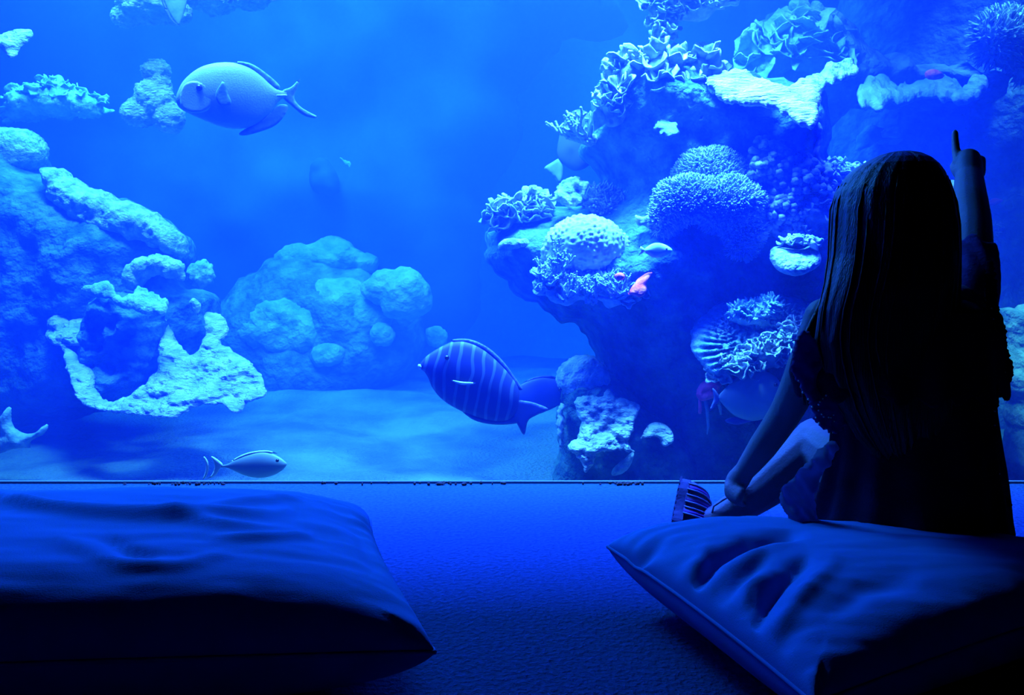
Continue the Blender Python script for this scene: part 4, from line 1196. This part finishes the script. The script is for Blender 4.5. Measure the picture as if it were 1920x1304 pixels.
# strapped sneaker, sole turned to the side
M_SOLE = textured('shoe_sole', (0.05, 0.06, 0.12), (0.08, 0.09, 0.17), 30, .002, 60, rough=.7)
M_UPPER = textured('shoe_upper', (0.08, 0.09, 0.16), (0.16, 0.18, 0.28), 26, .001, 120, rough=.7)
M_STRAP = mat('purple_strap', (0.16, 0.05, 0.3), .6, .2)
M_PIPE = mat('shoe_piping', (0.2, 0.22, 0.36), .6, .2)
heel = P(1256, 1000, 1.58); toe = P(1274, 908, 1.66)
ld = (toe - heel).normalized(); Ls = (toe - heel).length
sn = Vector((-1, .12, .1)); sn = (sn - ld * sn.dot(ld)).normalized()      # out of the sole
wd = ld.cross(sn)
def sp(t, w_, h):      # along, across, height above the sole
    return heel + ld * (Ls * t) + wd * w_ - sn * h
prof = [(-.04, .014), (0.0, .025), (.12, .031), (.3, .030), (.5, .033), (.7, .038), (.85, .037), (.97, .028), (1.04, .014)]
def rings(h0, h1, shrink0, shrink1, n=24):
    tt = np.linspace(-.04, 1.04, n)
    v = []; f = []
    ww = np.interp(tt, [p[0] for p in prof], [p[1] for p in prof])
    for t, w_ in zip(tt, ww):
        for (h, s_) in ((h0, shrink0), (h1, shrink1)):
            for sg in (-1, 1): v.append(sp(t, w_ * sg * s_, h + .004 * max(0, t - .8) * 5 * (1 if h == h0 else .6)))
    for i in range(n - 1):
        a = i * 4; b = a + 4
        f += [(a, a + 1, b + 1, b), (a + 2, b + 2, b + 3, a + 3), (a, b, b + 2, a + 2), (a + 1, a + 3, b + 3, b + 1)]
    f += [(0, 2, 3, 1), ((n - 1) * 4, (n - 1) * 4 + 1, (n - 1) * 4 + 3, (n - 1) * 4 + 2)]
    return v, f
shoe = mkmesh('sneaker', *(lambda q: (q[0], q[1]))((lambda: (lambda vv, ff: (vv, ff))(*(lambda n=26, k=12: (
    [sp(t, np.interp(t, [p[0] for p in prof], [p[1] for p in prof]) * .96 * math.cos(math.pi * j / (k - 1)),
        .016 + np.interp(t, [-.04, .1, .3, .45, .6, .8, .95, 1.04], [.024, .064, .068, .06, .054, .046, .034, .01]) * math.sin(math.pi * j / (k - 1)) ** .7)
     for t in np.linspace(-.04, 1.04, n) for j in range(k)],
    [(i * k + j, i * k + j + 1, (i + 1) * k + j + 1, (i + 1) * k + j) for i in range(n - 1) for j in range(k - 1)] +
    [(i * k, (i + 1) * k, (i + 1) * k + k - 1, i * k + k - 1) for i in range(n - 1)] +
    [tuple(range(k)), tuple((n - 1) * k + j for j in reversed(range(k)))]
))()))()), M_UPPER, girl)
so = MB().add(*rings(0, .018, 1.0, 1.08))
for t in np.linspace(.02, .98, 9):                                       # tread blocks
    w_ = np.interp(t, [p[0] for p in prof], [p[1] for p in prof])
    for sg in (-1, 1):
        q = [sp(t + a, sg * b * w_, h) for a in (-.035, .035) for b in (.3, .98) for h in (-.0015, .003)]
        so.add(q, [(0, 1, 3, 2), (4, 6, 7, 5), (0, 4, 5, 1), (2, 3, 7, 6), (0, 2, 6, 4), (1, 5, 7, 3)])
so.obj('sole', M_SOLE, shoe, smooth=False)
def over(t, lift, k=14):
    w_ = np.interp(t, [p[0] for p in prof], [p[1] for p in prof])
    hh = np.interp(t, [-.04, .1, .3, .45, .6, .8, .95, 1.04], [.024, .064, .068, .06, .054, .046, .034, .01])
    return [sp(t, (w_ * .96 + lift) * math.cos(math.pi * j / (k - 1)), .016 + (hh + lift) * math.sin(math.pi * j / (k - 1)) ** .7) for j in range(k)]
for t in (.34, .56, .78):
    v = []; k = 14
    for dt in (-.055, .055):
        for lf in (0.0, .004): v += over(t + dt, lf)
    f = []
    for j in range(k - 1):
        f += [(k + j, k + j + 1, 3 * k + j + 1, 3 * k + j), (j, j + 1, k + j + 1, k + j), (2 * k + j, 3 * k + j, 3 * k + j + 1, 2 * k + j + 1), (j, 2 * k + j, 2 * k + j + 1, j + 1)]
    f += [(0, k, 3 * k, 2 * k), (k - 1, 3 * k - 1, 4 * k - 1, 2 * k - 1)]
    s_ = mkmesh('strap', v, f, M_STRAP, shoe)
    mb = MB()
    for dt in (-.06, .06): mb.add(*tube(over(t + dt, .004), .0018, 6))
    mb.obj('piping', M_PIPE, s_)
mkmesh('ankle_collar', *tube([sp(.06 + .26 * (1 - math.cos(a)) / 2 + .02, .024 * math.sin(a), .066 + .01 * math.cos(a)) for a in np.linspace(0, 6.283, 20)], .006, 8, False), M_PIPE, shoe)
mkmesh('lace', *tube([sp(.3, .02, .07), P(1338, 950, 1.57), P(1356, 938, 1.56), P(1366, 932, 1.565)], .0018, 6), M_UPPER, shoe)

# ------------------------------------------------------------------ crumbs along the pane
mb = MB(); rng = random.Random(9)
for i in range(90):
    x = rng.choice([rng.gauss(830, 60), rng.uniform(560, 1200), rng.gauss(350, 50), rng.gauss(1170, 20)])
    c = P(x, 905, GY - .02); c.z = .004; c.y -= rng.uniform(-.005, .012)
    mb.add(*ball(c, (rng.uniform(.002, .006), .003, rng.uniform(.002, .005)), 6, 4))
o = mb.obj('debris', mat('dark_crumb', (.03, .02, .04), .9)); o['kind'] = 'stuff'
tag(o, 'dark crumbs scattered on the carpet along the glass', 'debris')
